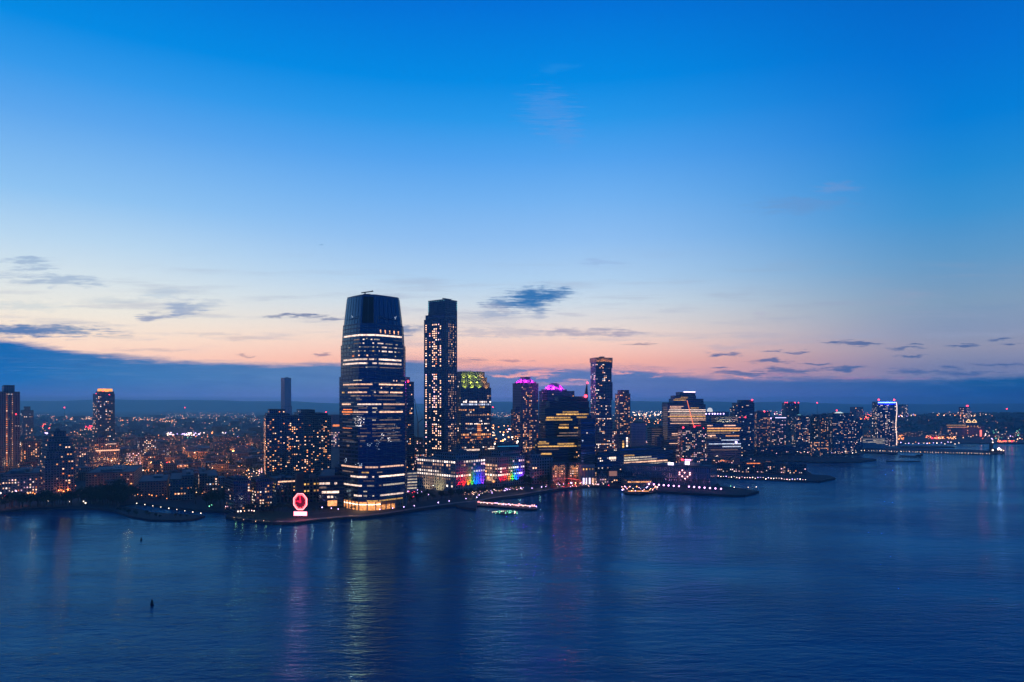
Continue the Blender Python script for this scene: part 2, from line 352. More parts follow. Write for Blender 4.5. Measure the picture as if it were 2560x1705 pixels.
    rows+= [(1898,784,14,12,.3,lin((170,170,196))),(813,609,9,4,.5,lin((80,130,190))),(2480,768,60,8,.22,lin((110,140,180))),(1810,868,46,8,.25,G),(1370,275,70,50,.2,lin((120,150,215))),(1410,330,50,40,.16,lin((120,150,215))),(2000,512,120,22,.34,lin((110,140,190))),(2090,470,60,14,.3,lin((130,150,200))),(1500,655,50,12,.25,lin((130,150,200))),(1390,170,40,16,.2,lin((60,150,225)))]
    def blob(base,cx,cy,rx,ry,k,c):
        a_=N('ShaderNodeVectorMath'); a_.operation='SUBTRACT'; Lk(wv.outputs[0],a_.inputs[0]); a_.inputs[1].default_value=(cx,cy,0)
        b_=N('ShaderNodeVectorMath'); b_.operation='MULTIPLY'; Lk(a_.outputs[0],b_.inputs[0]); b_.inputs[1].default_value=(1/(rx*1.25),1/(ry*1.25),0)
        c_=N('ShaderNodeVectorMath'); c_.operation='LENGTH'; Lk(b_.outputs[0],c_.inputs[0])
        d_=M('ADD',M('ADD',c_.outputs['Value'],M('MULTIPLY',M('SUBTRACT',nf,.5),1.5)),M('MULTIPLY',M('SUBTRACT',nw,.5),1.5))
        return mix(ss(d_,1.05,.15,0,k),base,c)
    for q in rows: col=blob(col,*q)
    # bank of cloud lying on the horizon
    top=[(-400,838),(0,848),(90,858),(150,870),(200,881),(340,892),(450,901),(560,904),(700,909),(800,905),(860,909),(1000,896),(1060,900),(1150,920),(1250,918),(1400,914),(1600,917),(1690,930),(1780,938),(1900,940),(2060,940),(2200,944),(2400,944),(2560,938),(3000,930)]
    tx=ramp(M('DIVIDE',M('ADD',U,400.),3400.,clamp=True),[((u+400)/3400,((v-800)/200,)*3) for u,v in top])
    edge=M('ADD',M('MULTIPLY',tx,200.),800.)
    dv=M('ADD',M('SUBTRACT',V,edge),M('ADD',M('MULTIPLY',M('SUBTRACT',n3,.5),30.),M('ADD',M('MULTIPLY',M('SUBTRACT',nf,.5),16.),M('MULTIPLY',M('SUBTRACT',nw,.5),16.))))
    bk=ramp(M('DIVIDE',M('ADD',U,400.),3400.,clamp=True),[((u+400)/3400,lin(c)) for u,c in ((-400,(8,80,150)),(0,(2,98,170)),(250,(46,108,170)),(700,(76,118,172)),(1150,(94,120,170)),(1500,(90,114,170)),(1900,(70,100,158)),(2300,(38,88,146)),(2560,(10,82,138)),(3000,(4,70,128)))])
    low=ramp(M('DIVIDE',M('ADD',U,400.),3400.,clamp=True),[((u+400)/3400,lin(c)) for u,c in ((-400,(50,70,140)),(0,(62,82,146)),(700,(78,96,158)),(1400,(82,98,160)),(2000,(60,82,146)),(2560,(24,66,124)),(3000,(14,56,112)))])
    bk=mix(ss(V,935,1010,0,1),bk,low)
    bk=mix(M('MULTIPLY',ss(n1,.45,.75),.30),bk,lin((50,92,156)))
    bk=mix(M('MULTIPLY',M('MULTIPLY',ss(nw,.48,.75),ss(V,1000,900)),.28),bk,lin((124,146,190)))
    col=mix(ss(dv,-9,16),col,bk)
    for q in ((1300,939,85,4.5,.9,PK),(1350,931,70,4,.85,PK),(1375,926,50,3,.6,PK),(1395,959,90,6,.6,lin((190,150,176))),(1440,950,40,3.5,.7,PK),(1548,931,34,3,.8,PK),(1600,928,40,2.5,.75,PK),(1660,929,36,2,.6,PK),(1870,941,40,2.5,.6,PK),(1630,942,18,2,.5,PK),(1960,936,60,3,.6,lin((190,140,165))),(2160,946,70,3,.6,lin((150,120,160))),(2280,943,70,3,.55,lin((130,116,160))),(2440,938,60,3,.4,lin((110,110,155)))):
        col=blob(col,*q)
    col=mix(ss(M('DIVIDE',y,M('MAXIMUM',hor,.02)),.62,-.1),col,e)
    # the chart above is the sky as seen through the evening air: take the air's own light back out near the horizon
    T=M('EXPONENT',M('DIVIDE',-9e-5*182,M('MAXIMUM',s,.012)))
    Tc=N('ShaderNodeCombineXYZ'); [Lk(T,Tc.inputs[i]) for i in range(3)]
    sb=N('ShaderNodeVectorMath'); sb.operation='SCALE'; sb.inputs[0].default_value=(.022,.060,.165); Lk(M('SUBTRACT',1.,T),sb.inputs['Scale'])
    df=N('ShaderNodeVectorMath'); df.operation='SUBTRACT'; Lk(col,df.inputs[0]); Lk(sb.outputs[0],df.inputs[1])
    dv_=N('ShaderNodeVectorMath'); dv_.operation='DIVIDE'; Lk(df.outputs[0],dv_.inputs[0]); Lk(Tc.outputs[0],dv_.inputs[1])
    mxv=N('ShaderNodeVectorMath'); mxv.operation='MAXIMUM'; Lk(dv_.outputs[0],mxv.inputs[0]); mxv.inputs[1].default_value=(0,0,0); col=mxv.outputs[0]
    # the last trace of sunlight in the upper air
    sky=N('ShaderNodeTexSky'); sky.sky_type='NISHITA'; sky.sun_disc=False; sky.sun_elevation=math.radians(-3); sky.sun_rotation=math.radians(8)
    ad=N('ShaderNodeMix'); ad.data_type='RGBA'; ad.blend_type='ADD'; ad.inputs[0].default_value=.01; Lk(col,ad.inputs[6]); Lk(sky.outputs[0],ad.inputs[7])
    bg=N('ShaderNodeBackground'); Lk(ad.outputs[2],bg.inputs[0]); bg.inputs[1].default_value=1.0
    o=N('ShaderNodeOutputWorld'); Lk(bg.outputs[0],o.inputs[0])
make_world()
# ------------------------------------------------------------------ water
def water_mat():
    m,nt,b=new_mat('river water'); N=nt.nodes.new; L=nt.links.new
    g=N('ShaderNodeNewGeometry')
    def nz(sx,sy,rot,det,rough=.5):
        mp=N('ShaderNodeMapping'); mp.inputs['Scale'].default_value=(sx,sy,1); mp.inputs['Rotation'].default_value=(0,0,rot); L(g.outputs['Position'],mp.inputs[0])
        n=N('ShaderNodeTexNoise'); n.inputs['Scale'].default_value=1; n.inputs['Detail'].default_value=det; n.inputs['Roughness'].default_value=rough; L(mp.outputs[0],n.inputs['Vector']); return n.outputs['Fac']
    def M(op,a,bb):
        n=N('ShaderNodeMath'); n.operation=op
        for i,x in enumerate((a,bb)):
            if isinstance(x,(int,float)): n.inputs[i].default_value=x
            else: L(x,n.inputs[i])
        return n.outputs[0]
    big=nz(.065,.18,-.16,4,.6); mid=nz(.16,.34,.22,4,.6); patch=nz(.004,.009,.3,4); swell=nz(.018,.05,-.1,2)
    pr=N('ShaderNodeMapRange'); L(patch,pr.inputs[0]); pr.inputs[1].default_value=.35; pr.inputs[2].default_value=.68; pr.inputs[3].default_value=.4; pr.inputs[4].default_value=1.35
    hgt=M('MULTIPLY',M('ADD',M('ADD',M('MULTIPLY',nz(.6,1.25,.1,3,.6),.10),M('MULTIPLY',swell,.9)),M('ADD',M('MULTIPLY',big,WAVE_BIG),M('MULTIPLY',mid,WAVE_MID))),pr.outputs[0])
    bp=N('ShaderNodeBump'); bp.inputs['Strength'].default_value=1; bp.inputs['Distance'].default_value=1; L(hgt,bp.inputs['Height'])
    rr=N('ShaderNodeMapRange'); L(patch,rr.inputs[0]); rr.inputs[1].default_value=.35; rr.inputs[2].default_value=.7; rr.inputs[3].default_value=.05; rr.inputs[4].default_value=.09
    nt.nodes.remove(b); fr=N('ShaderNodeFresnel'); fr.inputs['IOR'].default_value=1.33; L(bp.outputs[0],fr.inputs['Normal'])
    df=N('ShaderNodeBsdfDiffuse'); df.inputs['Color'].default_value=(.0,.076,.150,1)
    gl=N('ShaderNodeBsdfGlossy'); gl.distribution='BECKMANN'; gl.inputs['Color'].default_value=(.19,.62,.95,1); L(rr.outputs[0],gl.inputs['Roughness']); L(bp.outputs[0],gl.inputs['Normal'])
    mx=N('ShaderNodeMixShader'); L(fr.outputs[0],mx.inputs[0]); L(df.outputs[0],mx.inputs[1]); L(gl.outputs[0],mx.inputs[2])
    L(mx.outputs[0],[n for n in nt.nodes if n.type=='OUTPUT_MATERIAL'][0].inputs['Surface'])
    return m
WAVE_BIG,WAVE_MID=.85,.45
g=MB(); g.face([(-22000,-1500,0),(22000,-1500,0),(22000,21000,0),(-22000,21000,0)])
tag(g.obj('water',water_mat()),kind='structure')
# ------------------------------------------------------------------ ground, quays, piers, hills
SOIL=plain('dark ground',(.035,.04,.04),.9,scale=.02,noise=.5)
def slab(name,pts,z,mats,px=True,zb=-1.0):
    P=[gp(*p) for p in pts] if px else [Vector((*p,0)) for p in pts]
    a=sum(P[i].x*P[(i+1)%len(P)].y-P[(i+1)%len(P)].x*P[i].y for i in range(len(P)))
    if a<0: P.reverse()
    g=MB(); g.prism([(p.x,p.y) for p in P],zb,z,0,1); return g.obj(name,mats)
front=[(-260,1292),(0,1283),(60,1277),(180,1272),(240,1275),(285,1280),(300,1264),(340,1259),(400,1269),(450,1275),(500,1280),(560,1282),(588,1283),(567,1291),(565,1297),(600,1304),(680,1312),(735,1312),(800,1304),(870,1298),(905,1298),(935,1294),(960,1292),(1000,1285),(1050,1277),(1100,1270),(1140,1266),(1147,1271),(1190,1277),(1194,1262),(1200,1255),(1240,1250),(1300,1243),(1340,1236),(1400,1227),(1450,1221),(1500,1217),(1560,1221),(1575,1227),(1650,1232),(1720,1237),(1830,1242),(1862,1242),(1898,1232),(1860,1226),(1802,1219),(1782,1198),(1785,1195),(1850,1198),(1920,1201),(2000,1205),(2050,1206),(2089,1198),(2072,1192),(2032,1190),(2012,1176),(1990,1165),(1930,1157),(1880,1152),(1960,1154),(2060,1158),(2150,1157),(2191,1151),(2172,1148),(2080,1145),(2000,1143),(1960,1141),(1950,1138),(2060,1138),(2150,1137),(2166,1131),(2152,1124),(2152,1116),(2200,1115.5),(2245,1113),(2262,1108),(2400,1109),(2560,1110),(3200,1114)]
W0=[gp(*p) for p in front]; far=[Vector((20000,3000,0)),Vector((20000,19500,0)),Vector((-20000,19500,0)),Vector((-20000,W0[0].y,0))]
P=W0+far; g=MB(); g.prism([(p.x,p.y) for p in P],-1.0,GZ,0,1)
tag(g.obj('ground',[STONE,SOIL]),kind='structure')
tag(slab('ground',[(270,1270),(285,1281),(330,1295),(380,1303),(450,1304),(490,1300),(513,1293),(480,1290),(420,1287),(370,1282),(345,1275),(320,1271)],1.6,[STONE,SOIL]),kind='structure')
tag(slab('ground',[(2240,1115.5),(2262,1119.5),(2330,1120.5),(2388,1119),(2360,1116),(2310,1115)],2.,[STONE,SOIL]),kind='structure')
GRASS=plain('park grass',(.035,.06,.02),.9,scale=.3,noise=.5)
tag(slab('lawn',[(590,1293),(612,1300),(680,1307),(738,1305),(740,1290),(700,1284),(640,1284)],GZ+.12,[GRASS,GRASS],zb=1.0),kind='structure')
PATH=plain('promenade paving',(.20,.17,.15),.8,scale=.4)
def ribbon(name,pts,w,z,mat):
    P=[gp(x,y,GZ) for x,y in pts]; g=MB(); n=[]
    for i in range(len(P)):
        d=(P[min(i+1,len(P)-1)]-P[max(i-1,0)]); d=Vector((-d.y,d.x,0)).normalized(); n.append(d)
    for i in range(len(P)-1):
        a,b=P[i],P[i+1]
        g.box  # (sheet with a thin edge)
        q=[a-n[i]*w/2,b-n[i+1]*w/2,b+n[i+1]*w/2,a+n[i]*w/2]
        g.face([(p.x,p.y,z) for p in q]); 
        g.face([(q[0].x,q[0].y,GZ),(q[1].x,q[1].y,GZ),(q[1].x,q[1].y,z),(q[0].x,q[0].y,z)])
    return tag(g.obj(name,mat),kind='structure')
ribbon('promenade',[(690,1303),(735,1303),(800,1296),(870,1290),(930,1287),(1000,1277),(1050,1269),(1100,1262),(1140,1257),(1196,1251),(1240,1243),(1300,1236),(1340,1229),(1400,1220),(1450,1214),(1500,1210)],7,GZ+.06,PATH)
ribbon('road',[(760,1286),(840,1279),(900,1275),(960,1268),(1040,1253),(1150,1238),(1240,1229),(1330,1218),(1400,1211)],8,GZ+.05,ASPH)
# hills: uneven ridges with real depth
HILL=plain('wooded hill',(.035,.05,.035),.95,scale=.004,noise=.5)
def ridge(name,Y0,Y1,x0,x1,n,hfun,seed):
    R=random.Random(seed); ph=[(R.uniform(.3,1),R.uniform(0,6.28),k) for k in (2,3,5,8,13,21,34)]
    g=MB(); rows=8; V=[]
    for j in range(rows+1):
        t=j/rows; pr=math.sin(PI*min(1,max(0,t)))**.7
        line=[]
        for i in range(n+1):
            s=i/n; x=x0+(x1-x0)*s; h=hfun(x)*(1+.5*sum(a*math.sin(6.28*k*s+p+t*1.3)/k**.55 for a,p,k in ph)/2)
            line.append((x,Y0+(Y1-Y0)*t,GZ-.6+max(0,h)*pr))
        V.append(line)
    for j in range(rows):
        for i in range(n):
            g.face([V[j][i],V[j][i+1],V[j+1][i+1],V[j+1][i]])
    o=g.obj(name,HILL); 
    for p in o.data.polygons: p.use_smooth=True
    return tag(o,kind='structure')
def step(x,a,b): 
    t=min(1,max(0,(x-a)/(b-a))); return t*t*(3-2*t)
ridge('hill',2750,4700,-700,6500,160,lambda x: 42*step(x,-650,100)+26*step(x,1400,2600),5)
ridge('hill',2450,3300,-1500,-250,60,lambda x: 10*step(x,-1450,-1100)*step(-x,250,500),8)
ridge('hills',14500,19000,-15000,15000,220,lambda x: 190+30*math.sin(x/2300.)-40*step(x,2000,9000),11)
# ================================================================== the great glass office tower
DGLASS=plain('curtain glass',(.055,.14,.23),.14,.85,.15,.05,.6)
SPAN=plain('spandrel panel',(.05,.11,.19),.35,.6,.2,.1)
SLOT=plain('louvre screen',(.012,.016,.022),.55)
def tower_ring(s, bow=1.0, n=6):
    """plan of the tower: a square set corner-on with blunt corners and gently bowed sides; front point nearest the camera"""
    K=[(-9.5,-35.5),(9.5,-35.5),(37,-6),(37,6),(9.5,35.5),(-9.5,35.5),(-37,6),(-37,-6)]
    out=[]
    for i in range(8):
        a,b=Vector(K[i]),Vector(K[(i+1)%8]); d=b-a; nn=Vector((d.y,-d.x)).normalized(); L=d.length; m=n if L>20 else 2
        for j in range(m):
            t=j/m; q=a+d*t+nn*(bow*(.8 if L>20 else .3)*4*t*(1-t)); out.append((q.x*s,q.y*s))
    return out
TY=784+36.0; TX=at(933.5,TY)
def tz(y,D=None): return hz(y,D or (TY-14))-GZ
root=empty('office_tower',(TX,TY,GZ),0,'tallest dark blue glass office tower with tapered crown and bright lit floors','tower')
T=root
tiers=[(1.0,1.0,10,hz(943,TY)-GZ),(.957,.957,hz(943,TY)-GZ,hz(865.5,TY)-GZ),(.925,.890,hz(865.5,TY)-GZ,hz(815,TY)-GZ),(.868,.775,hz(815,TY)-GZ,hz(748.7,TY)-GZ)]
def ring_at(z):
    for s0,s1,z0,z1 in tiers:
        if z0-.01<=z<=z1: return s0+(s1-s0)*(z-z0)/(z1-z0)
    return tiers[0][0] if z<50 else tiers[-1][1]
g=MB()
for s0,s1,z0,z1 in tiers: g.prism(tower_ring(s0),z0,z1,0,1,tower_ring(s1))
g.obj('curtain_wall',[DGLASS,ROOF],root)
g=MB(); z=13.0; FH=4.33
while z<tiers[2][3]-1:
    s=ring_at(z+.5); a=tower_ring(s+.004); b_=tower_ring(s-.004); n=len(a)
    for i in range(n):
        j=(i+1)%n
        g.face([(*a[i],z),(*a[j],z),(*a[j],z+1.25),(*a[i],z+1.25)]); g.face([(*a[i],z+1.25),(*a[j],z+1.25),(*b_[j],z+1.25),(*b_[i],z+1.25)]); g.face([(*b_[i],z),(*b_[j],z),(*a[j],z),(*a[i],z)])
    z+=FH
g.obj('spandrel',SPAN,root)
# vertical fins
g=MB()
for (s0,s1,z0,z1) in tiers:
    a=tower_ring(s0+.006); c=tower_ring(s1+.006); ai=tower_ring(s0-.002); ci=tower_ring(s1-.002)
    for i in range(len(a)):
        A=Vector((*a[i],z0)); Bq=Vector((*c[i],z1)); g.rod(A,Bq,.16,4)
g.obj('mullion',SPAN,root)
# louvred slot and screens of the crown
s0,s1,z0,z1=tiers[3]
def crown_panel(name,x0,x1,za,zb,mat,off,lines=0):
    g=MB(); rings=[]
    for zz in (za,zb):
        s=s0+(s1-s0)*(zz-z0)/(z1-z0); rg=[p for p in tower_ring(s+off)]; rings.append(rg)
    def clip(rg):
        fr=sorted([p for p in rg if p[1]<-4],key=lambda p:p[0])
        def yat(x):
            for p,q in zip(fr,fr[1:]):
                if p[0]<=x<=q[0]: return p[1]+(q[1]-p[1])*(x-p[0])/(q[0]-p[0]+1e-9)
            return fr[0][1] if x<fr[0][0] else fr[-1][1]
        return yat
    ya,yb=clip(rings[0]),clip(rings[1]); n=5; k=(1.0,(s1*.999)/s0)
    xs=[x0+(x1-x0)*i/n for i in range(n+1)]
    m=max(1,lines)
    for q in range(m):
        t0,t1=(q/m,(q+.62)/m) if lines else (0,1)
        for i in range(n):
            def pt(x,t):
                xx=x*(k[0]+(k[1]-k[0])*t) if lines>=0 else x
                return (xx,ya(x)+(yb(x)-ya(x))*t-.15,za+(zb-za)*t)
            c=[pt(xs[i],t0),pt(xs[i+1],t0),pt(xs[i+1],t1),pt(xs[i],t1)]; g.face(c); g.face([(p[0],p[1]+.5,p[2]) for p in reversed(c)])
            g.face([c[1],c[0],(c[0][0],c[0][1]+.5,c[0][2]),(c[1][0],c[1][1]+.5,c[1][2])]); g.face([c[3],c[2],(c[2][0],c[2][1]+.5,c[2][2]),(c[3][0],c[3][1]+.5,c[3][2])])
    g.obj(name,mat,root)
SCR=plain('screen panel',(.03,.06,.11),.25,.4)
crown_panel('louvre_slot',-9.5,9.5,z0-4+4,z1-1,SLOT,.004)
crown_panel('screen',-29,-11,z0+5,z1-9,SCR,.004,8); crown_panel('screen',11,29,z0+5,z1-9,SCR,.004,8)
g=MB()
rg=tower_ring(s1*1.0); r2=tower_ring(s1*.98)
g.prism(rg,z1+.02,z1+1.6); g.obj('parapet',SPAN,root)
g=MB(); g.box(-6.5,1,-24,-20,0,1.2); g.rod((-5,-22,1.2),(-5,-22,2.6),.7); g.rod((-9,-22.2,2.6),(4,-21.5,4.4),.6); g.rod((2,-21.6,4.3),(3.4,-21.5,5.2),.35); g.obj('window_cradle_crane',METAL,root,(0,0,z1+1.6))
# lit floors and painted reflections: (picture row of the storey, column from, column to, glow, height)
LF=[(838,859,1006,'white',2.7),(849,883,900,'dim',2),(849,903,912,'white',1.7),(849,926,933,'white',1.9),(849,935,949,'pale',1.8),(847,912,920,'pale',1.6),
(858.5,884,903,'dim',1.8),(858.5,904,913,'white',2),(858.5,930,937,'white',2.2),(858.5,944,960,'white',1.9),(859,962,982,'pale',1.9),(859,986,995,'pale',1.6),
(868,871,876,'pale',1.6),(868,897,902,'pale',1.6),(868,909,924,'dim',1.8),(868,929,936,'pale',2),(868,940,947,'pale',2),(868,953,968,'white',2),(868,970,980,'pale',1.8),(868,985,993,'white',1.8),
(878,880,888,'pale',1.7),(878,896,901,'white',1.9),(878,909,918,'pale',1.8),(878,930,936,'yellow',2),(878,946,952,'white',2.2),(878,954,967,'white',2.2),(878,971,981,'white',2),(878,985,992,'pale',1.8),(878,994,1003,'dim',1.6),
(889,880,886,'orange',2.6),(889,902,908,'warm',2),(889,910,916,'white',2.1),(889,918,922,'warm',1.9),(889,982,984,'pale',2),
(898.5,858,920,'white',2.7),(898.5,922,938,'white',2.6),(898.5,940,944,'pale',2.2),(898.5,947,1004,'white',2.7),
(908.5,857,919,'white',2.6),(908.5,923,927,'pale',2.2),(908.5,930,943,'white',2.4),(908.5,947,1004,'white',2.7),(918.5,912,919,'pale',1.8),(918.5,875,910,'dim',1.3),(918.5,948,1003,'dim',1.4),
(951,882,907,'pale',1.3),(951,983,986,'white',2.2),(951,988,993,'warm',2.1),(951,1001,1012,'dim',1.9),
(961,857,932,'warm',2.3),(961,947,1009,'warm',2.2),(969.7,870,925,'dim',1.6),(969.7,957,960,'white',2),(969.7,978,982,'pale',2),(969.7,990,1000,'dim',1.8),
(980.7,854,862,'yellow',2.4),(980.7,869,919,'warm',2.3),(980.7,934,941,'white',2.1),(980.7,947,972,'warm',2.6),(980.7,974,1008,'warm',2.3),
(989.5,875,928,'dim',1.6),(989.5,935,1007,'dim',1.4),(999,890,906,'dim',1.7),(999,940,990,'dim',1.2),
(1010.6,854,878,'warm',2.4),(1010.6,893,953,'white',2.4),(1010.6,957,1013,'warm',2.5),(1020,895,920,'dim',1.7),(1020,930,944,'pale',1.9),(1020,958,990,'dim',1.5),
(1030,855,882,'orange',2.8),(1030,883,920,'warm',2.4),(1030,922,926,'white',2),(1030,930,942,'pale',2.2),(1030,946,1007,'warm',2.5),(1024,857,880,'orange',1.1),(1036,857,876,'orange',1.0),  # orange strips at far left paint reflected city light, not lit storeys
(1050,930,940,'pale',1.6),(1050,870,905,'dim',1.3),(1050,945,1003,'dim',1.2),(1061,896,915,'dim',1.7),(1061,930,990,'dim',1.6),(1071,856,880,'orange',.8),(1071,896,918,'dim',1.8),(1071,928,1000,'dim',1.7),
(1081.6,856,878,'dim',1.7),(1081.6,896,928,'dim',1.9),(1081.6,930,1000,'dim',1.6),(1090,868,880,'dim',2),(1090,892,920,'dim',2),(1090,930,1005,'dim',1.9),(1101,856,885,'dim',1.5),(1101,896,916,'dim',1.8),(1101,932,1000,'dim',1.9),
(1115,867,874,'dim',2.6),(1115,897,906,'dim',2.6),
(1167,853,907,'warm',2.5),(1167,911,947,'warm',2.6),(1167,949,1009,'warm',2.5),(1180,856,884,'dim',2),(1180,902,925,'yellow',2),(1180,942,957,'dim',1.7),(1191,875,918,'white',2.8),(1191,920,924,'pale',2.4),(1191,930,938,'white',2.4),(1191,947,1013,'white',2.8),
(1201,906,938,'dim',1.5),(1213,849,907,'white',2.6),(1213,915,936,'pale',2.2),(1213,945,955,'dim',2.2),(1213,957,1013,'pale',2.7),(1227,905,919,'pale',1.8),(1238,885,905,'white',2.6),(1238,908,920,'pale',2.5),(1238,928,938,'pale',1.8),(1238,948,1010,'white',2.6),(1251,914,945,'yellow',2.4),(1251,947,1008,'yellow',2.2)]
EXTRA_SEG=6
def tower_strip(name,y,x0,x1,h,mat,off=.006):
    h*=.66
    zz=tz(y,TY-30); s=ring_at(zz)
    rg=[p for p in tower_ring(s+off)]; fr=sorted([p for p in rg if p[1]<4],key=lambda p:p[0])
    pr=lambda p:(p[0]+TX)/(p[1]+TY)*F+CX
    pts=[]
    for p,q in zip(fr,fr[1:]):
        for t in (0,.2,.4,.6,.8): pts.append((p[0]+(q[0]-p[0])*t,p[1]+(q[1]-p[1])*t))
    pts.append(fr[-1])
    pts=[p for p in pts if x0<=pr(p)<=x1]
    if len(pts)<2: 
        c=min(((p[0],p[1]) for p in fr),key=lambda p:abs(pr(p)-(x0+x1)/2)); pts=[(c[0]-.8,c[1]),(c[0]+.8,c[1])]
    g=MB()
    for p,q in zip(pts,pts[1:]):
        d=Vector((q[0]-p[0],q[1]-p[1])); nn=Vector((d.y,-d.x)).normalized()*.12
        a=(p[0]+nn.x,p[1]+nn.y); b_=(q[0]+nn.x,q[1]+nn.y)
        g.face([(*a,zz-h/2),(*b_,zz-h/2),(*b_,zz+h/2),(*a,zz+h/2)]); g.face([(*a,zz+h/2),(*b_,zz+h/2),(*q,zz+h/2),(*p,zz+h/2)]); g.face([(*p,zz-h/2),(*q,zz-h/2),(*b_,zz-h/2),(*a,zz-h/2)])
    g.obj(name,mat,root)
for (y,x0,x1,k,h) in LF: tower_strip('lit_floor',y,x0,x1,h,SL[k])
rr=random.Random(4)
for k_ in range(27):
    y_=848.5+9.85*k_
    if 925<y_<945: continue
    x_=856.0
    while x_<1004:
        e_=x_+rr.uniform(5,30)
        if rr.random()<.42: tower_strip('lit_floor',y_+rr.uniform(-.6,.6),x_,min(e_,1008),1.5,SL['faint'])
        x_=e_+1
for i in range(19): x=953+i*2.35; tower_strip('lit_fin',828,x,x+1.6,5.6,SL['pale' if i%3 else 'warm'])
# city reflections in the glass, painted as small glowing cubes
TINY={k:cubemesh('lamp',m) for k,m in (('white',glow('glint white',(1,.88,.82),2.4,.6)),('cool',glow('glint cool',(.75,.88,1),1.,.6)))}  # cubes for the painted reflections, not lamps
def reflected_glints(cx,cy,rx,ry,n,k,sz=.7):
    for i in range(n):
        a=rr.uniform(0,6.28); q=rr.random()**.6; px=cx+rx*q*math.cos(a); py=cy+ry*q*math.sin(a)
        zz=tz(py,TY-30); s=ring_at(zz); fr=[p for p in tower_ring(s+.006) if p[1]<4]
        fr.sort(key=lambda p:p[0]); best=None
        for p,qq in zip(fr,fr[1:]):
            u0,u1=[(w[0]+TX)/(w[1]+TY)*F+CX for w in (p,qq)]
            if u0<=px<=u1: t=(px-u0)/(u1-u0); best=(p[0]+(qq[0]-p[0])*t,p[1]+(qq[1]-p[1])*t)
        if best: put('lamp',TINY[k],root,(best[0],best[1],zz),0,(sz*rr.uniform(.6,1.5),sz*.6,sz*rr.uniform(.6,1.3)))  # glowing cube as a painted reflection, no lamp behind the glass
reflected_glints(898,1051,13,11,40,'white',.5); reflected_glints(900,1064,13,1.5,9,'white',.7); reflected_glints(945,1108,7,16,14,'cool',.4); reflected_glints(955,1092,5,9,9,'white',.45); reflected_glints(972,1100,10,6,15,'white',.45); reflected_glints(988,1076,7,14,10,'cool',.4); reflected_glints(924,1110,6,6,8,'cool',.6); reflected_glints(864,1152,3,6,6,'cool',.7); reflected_glints(896,1160,14,4,8,'cool',.5); reflected_glints(880,787,3,8,4,'cool',.6); reflected_glints(988,785,3,8,5,'cool',.6)
# lobby: amber glass hall between columns
g=MB(); rg=tower_ring(1.0); g.prism(tower_ring(.90),0,10,0,0); g.obj('lobby_core',plain('lobby stone',(.30,.22,.14),.6),root)
HALL=glow('lobby glow',(1,.38,.11),1.05,.1,.7)
fr=sorted([p for p in tower_ring(.955) if p[1]<6],key=lambda p:p[0])
for i,(p,q) in enumerate(zip(fr,fr[1:])):
    xm=(p[0]+q[0])/2; g=MB(); d=Vector((q[0]-p[0],q[1]-p[1])); nn=Vector((d.y,-d.x)).normalized()*.2
    hi=9.2 if xm<12 else 5.5
    if xm>26: continue
    a=(p[0]+d.x*.06,p[1]+d.y*.06); b_=(q[0]-d.x*.06,q[1]-d.y*.06)
    A=(a[0]+nn.x,a[1]+nn.y); B_=(b_[0]+nn.x,b_[1]+nn.y)
    g.face([(*A,.3),(*B_,.3),(*B_,hi),(*A,hi)]); g.face([(*A,hi),(*B_,hi),(*b_,hi),(*a,hi)])
    g.obj('lobby_glazing',HALL,root)
for p in [p for p in tower_ring(.99) if p[1]<8][::1]:
    g=MB(); g.rod((p[0],p[1],0),(p[0],p[1],10),.55,8); g.obj('column',CONC,root)
g=MB(); 
for p,q in zip(fr[3:11],fr[4:12]): g.rod((p[0]*1.02,p[1]*1.03,6.6),(q[0]*1.02,q[1]*1.03,6.6),.28,5)
g.obj('soffit_light',glow('soffit white',(1,.9,.8),6,.1),root)
light('AREA','lobby_lamp',(-8,-36,7),1500,(1,.55,.22),root,14,(-10,-60,0))
FOOT.append((TX,TY,48))

# ================================================================== facade families
BRICK=facade((.30,.19,.15),bay=3.2,fh=3.1,wr=.5,hr=.5); BROWN=facade((.25,.20,.19),bay=3.2,fh=3.1,wr=.5,hr=.5); PALE=facade((.36,.31,.30),bay=4.4,fh=4.2,wr=.56,hr=.56)
GREEN=facade((.13,.18,.19),bay=3.0,fh=3.1,wr=.72,hr=.62); NAVY=facade((.09,.12,.15),(.010,.02,.04),bay=3.2,fh=3.4,wr=.8,hr=.7,rough=.4); GREY=facade((.25,.24,.25),bay=3.3,fh=3.2,wr=.5,hr=.5)
RIBBON=facade((.2,.2,.21),bay=60.,fh=3.9,wr=.98,hr=.48); DARKG=facade((.03,.04,.045),(.008,.016,.026),bay=1.6,fh=3.9,wr=.86,hr=.72,rough=.35); PURP=facade((.25,.22,.26),bay=3.0,fh=3.0,wr=.55,hr=.5); TAN=facade((.30,.23,.18),bay=3.6,fh=3.3,wr=.45,hr=.5)
D=lambda y: depth(y,GZ)
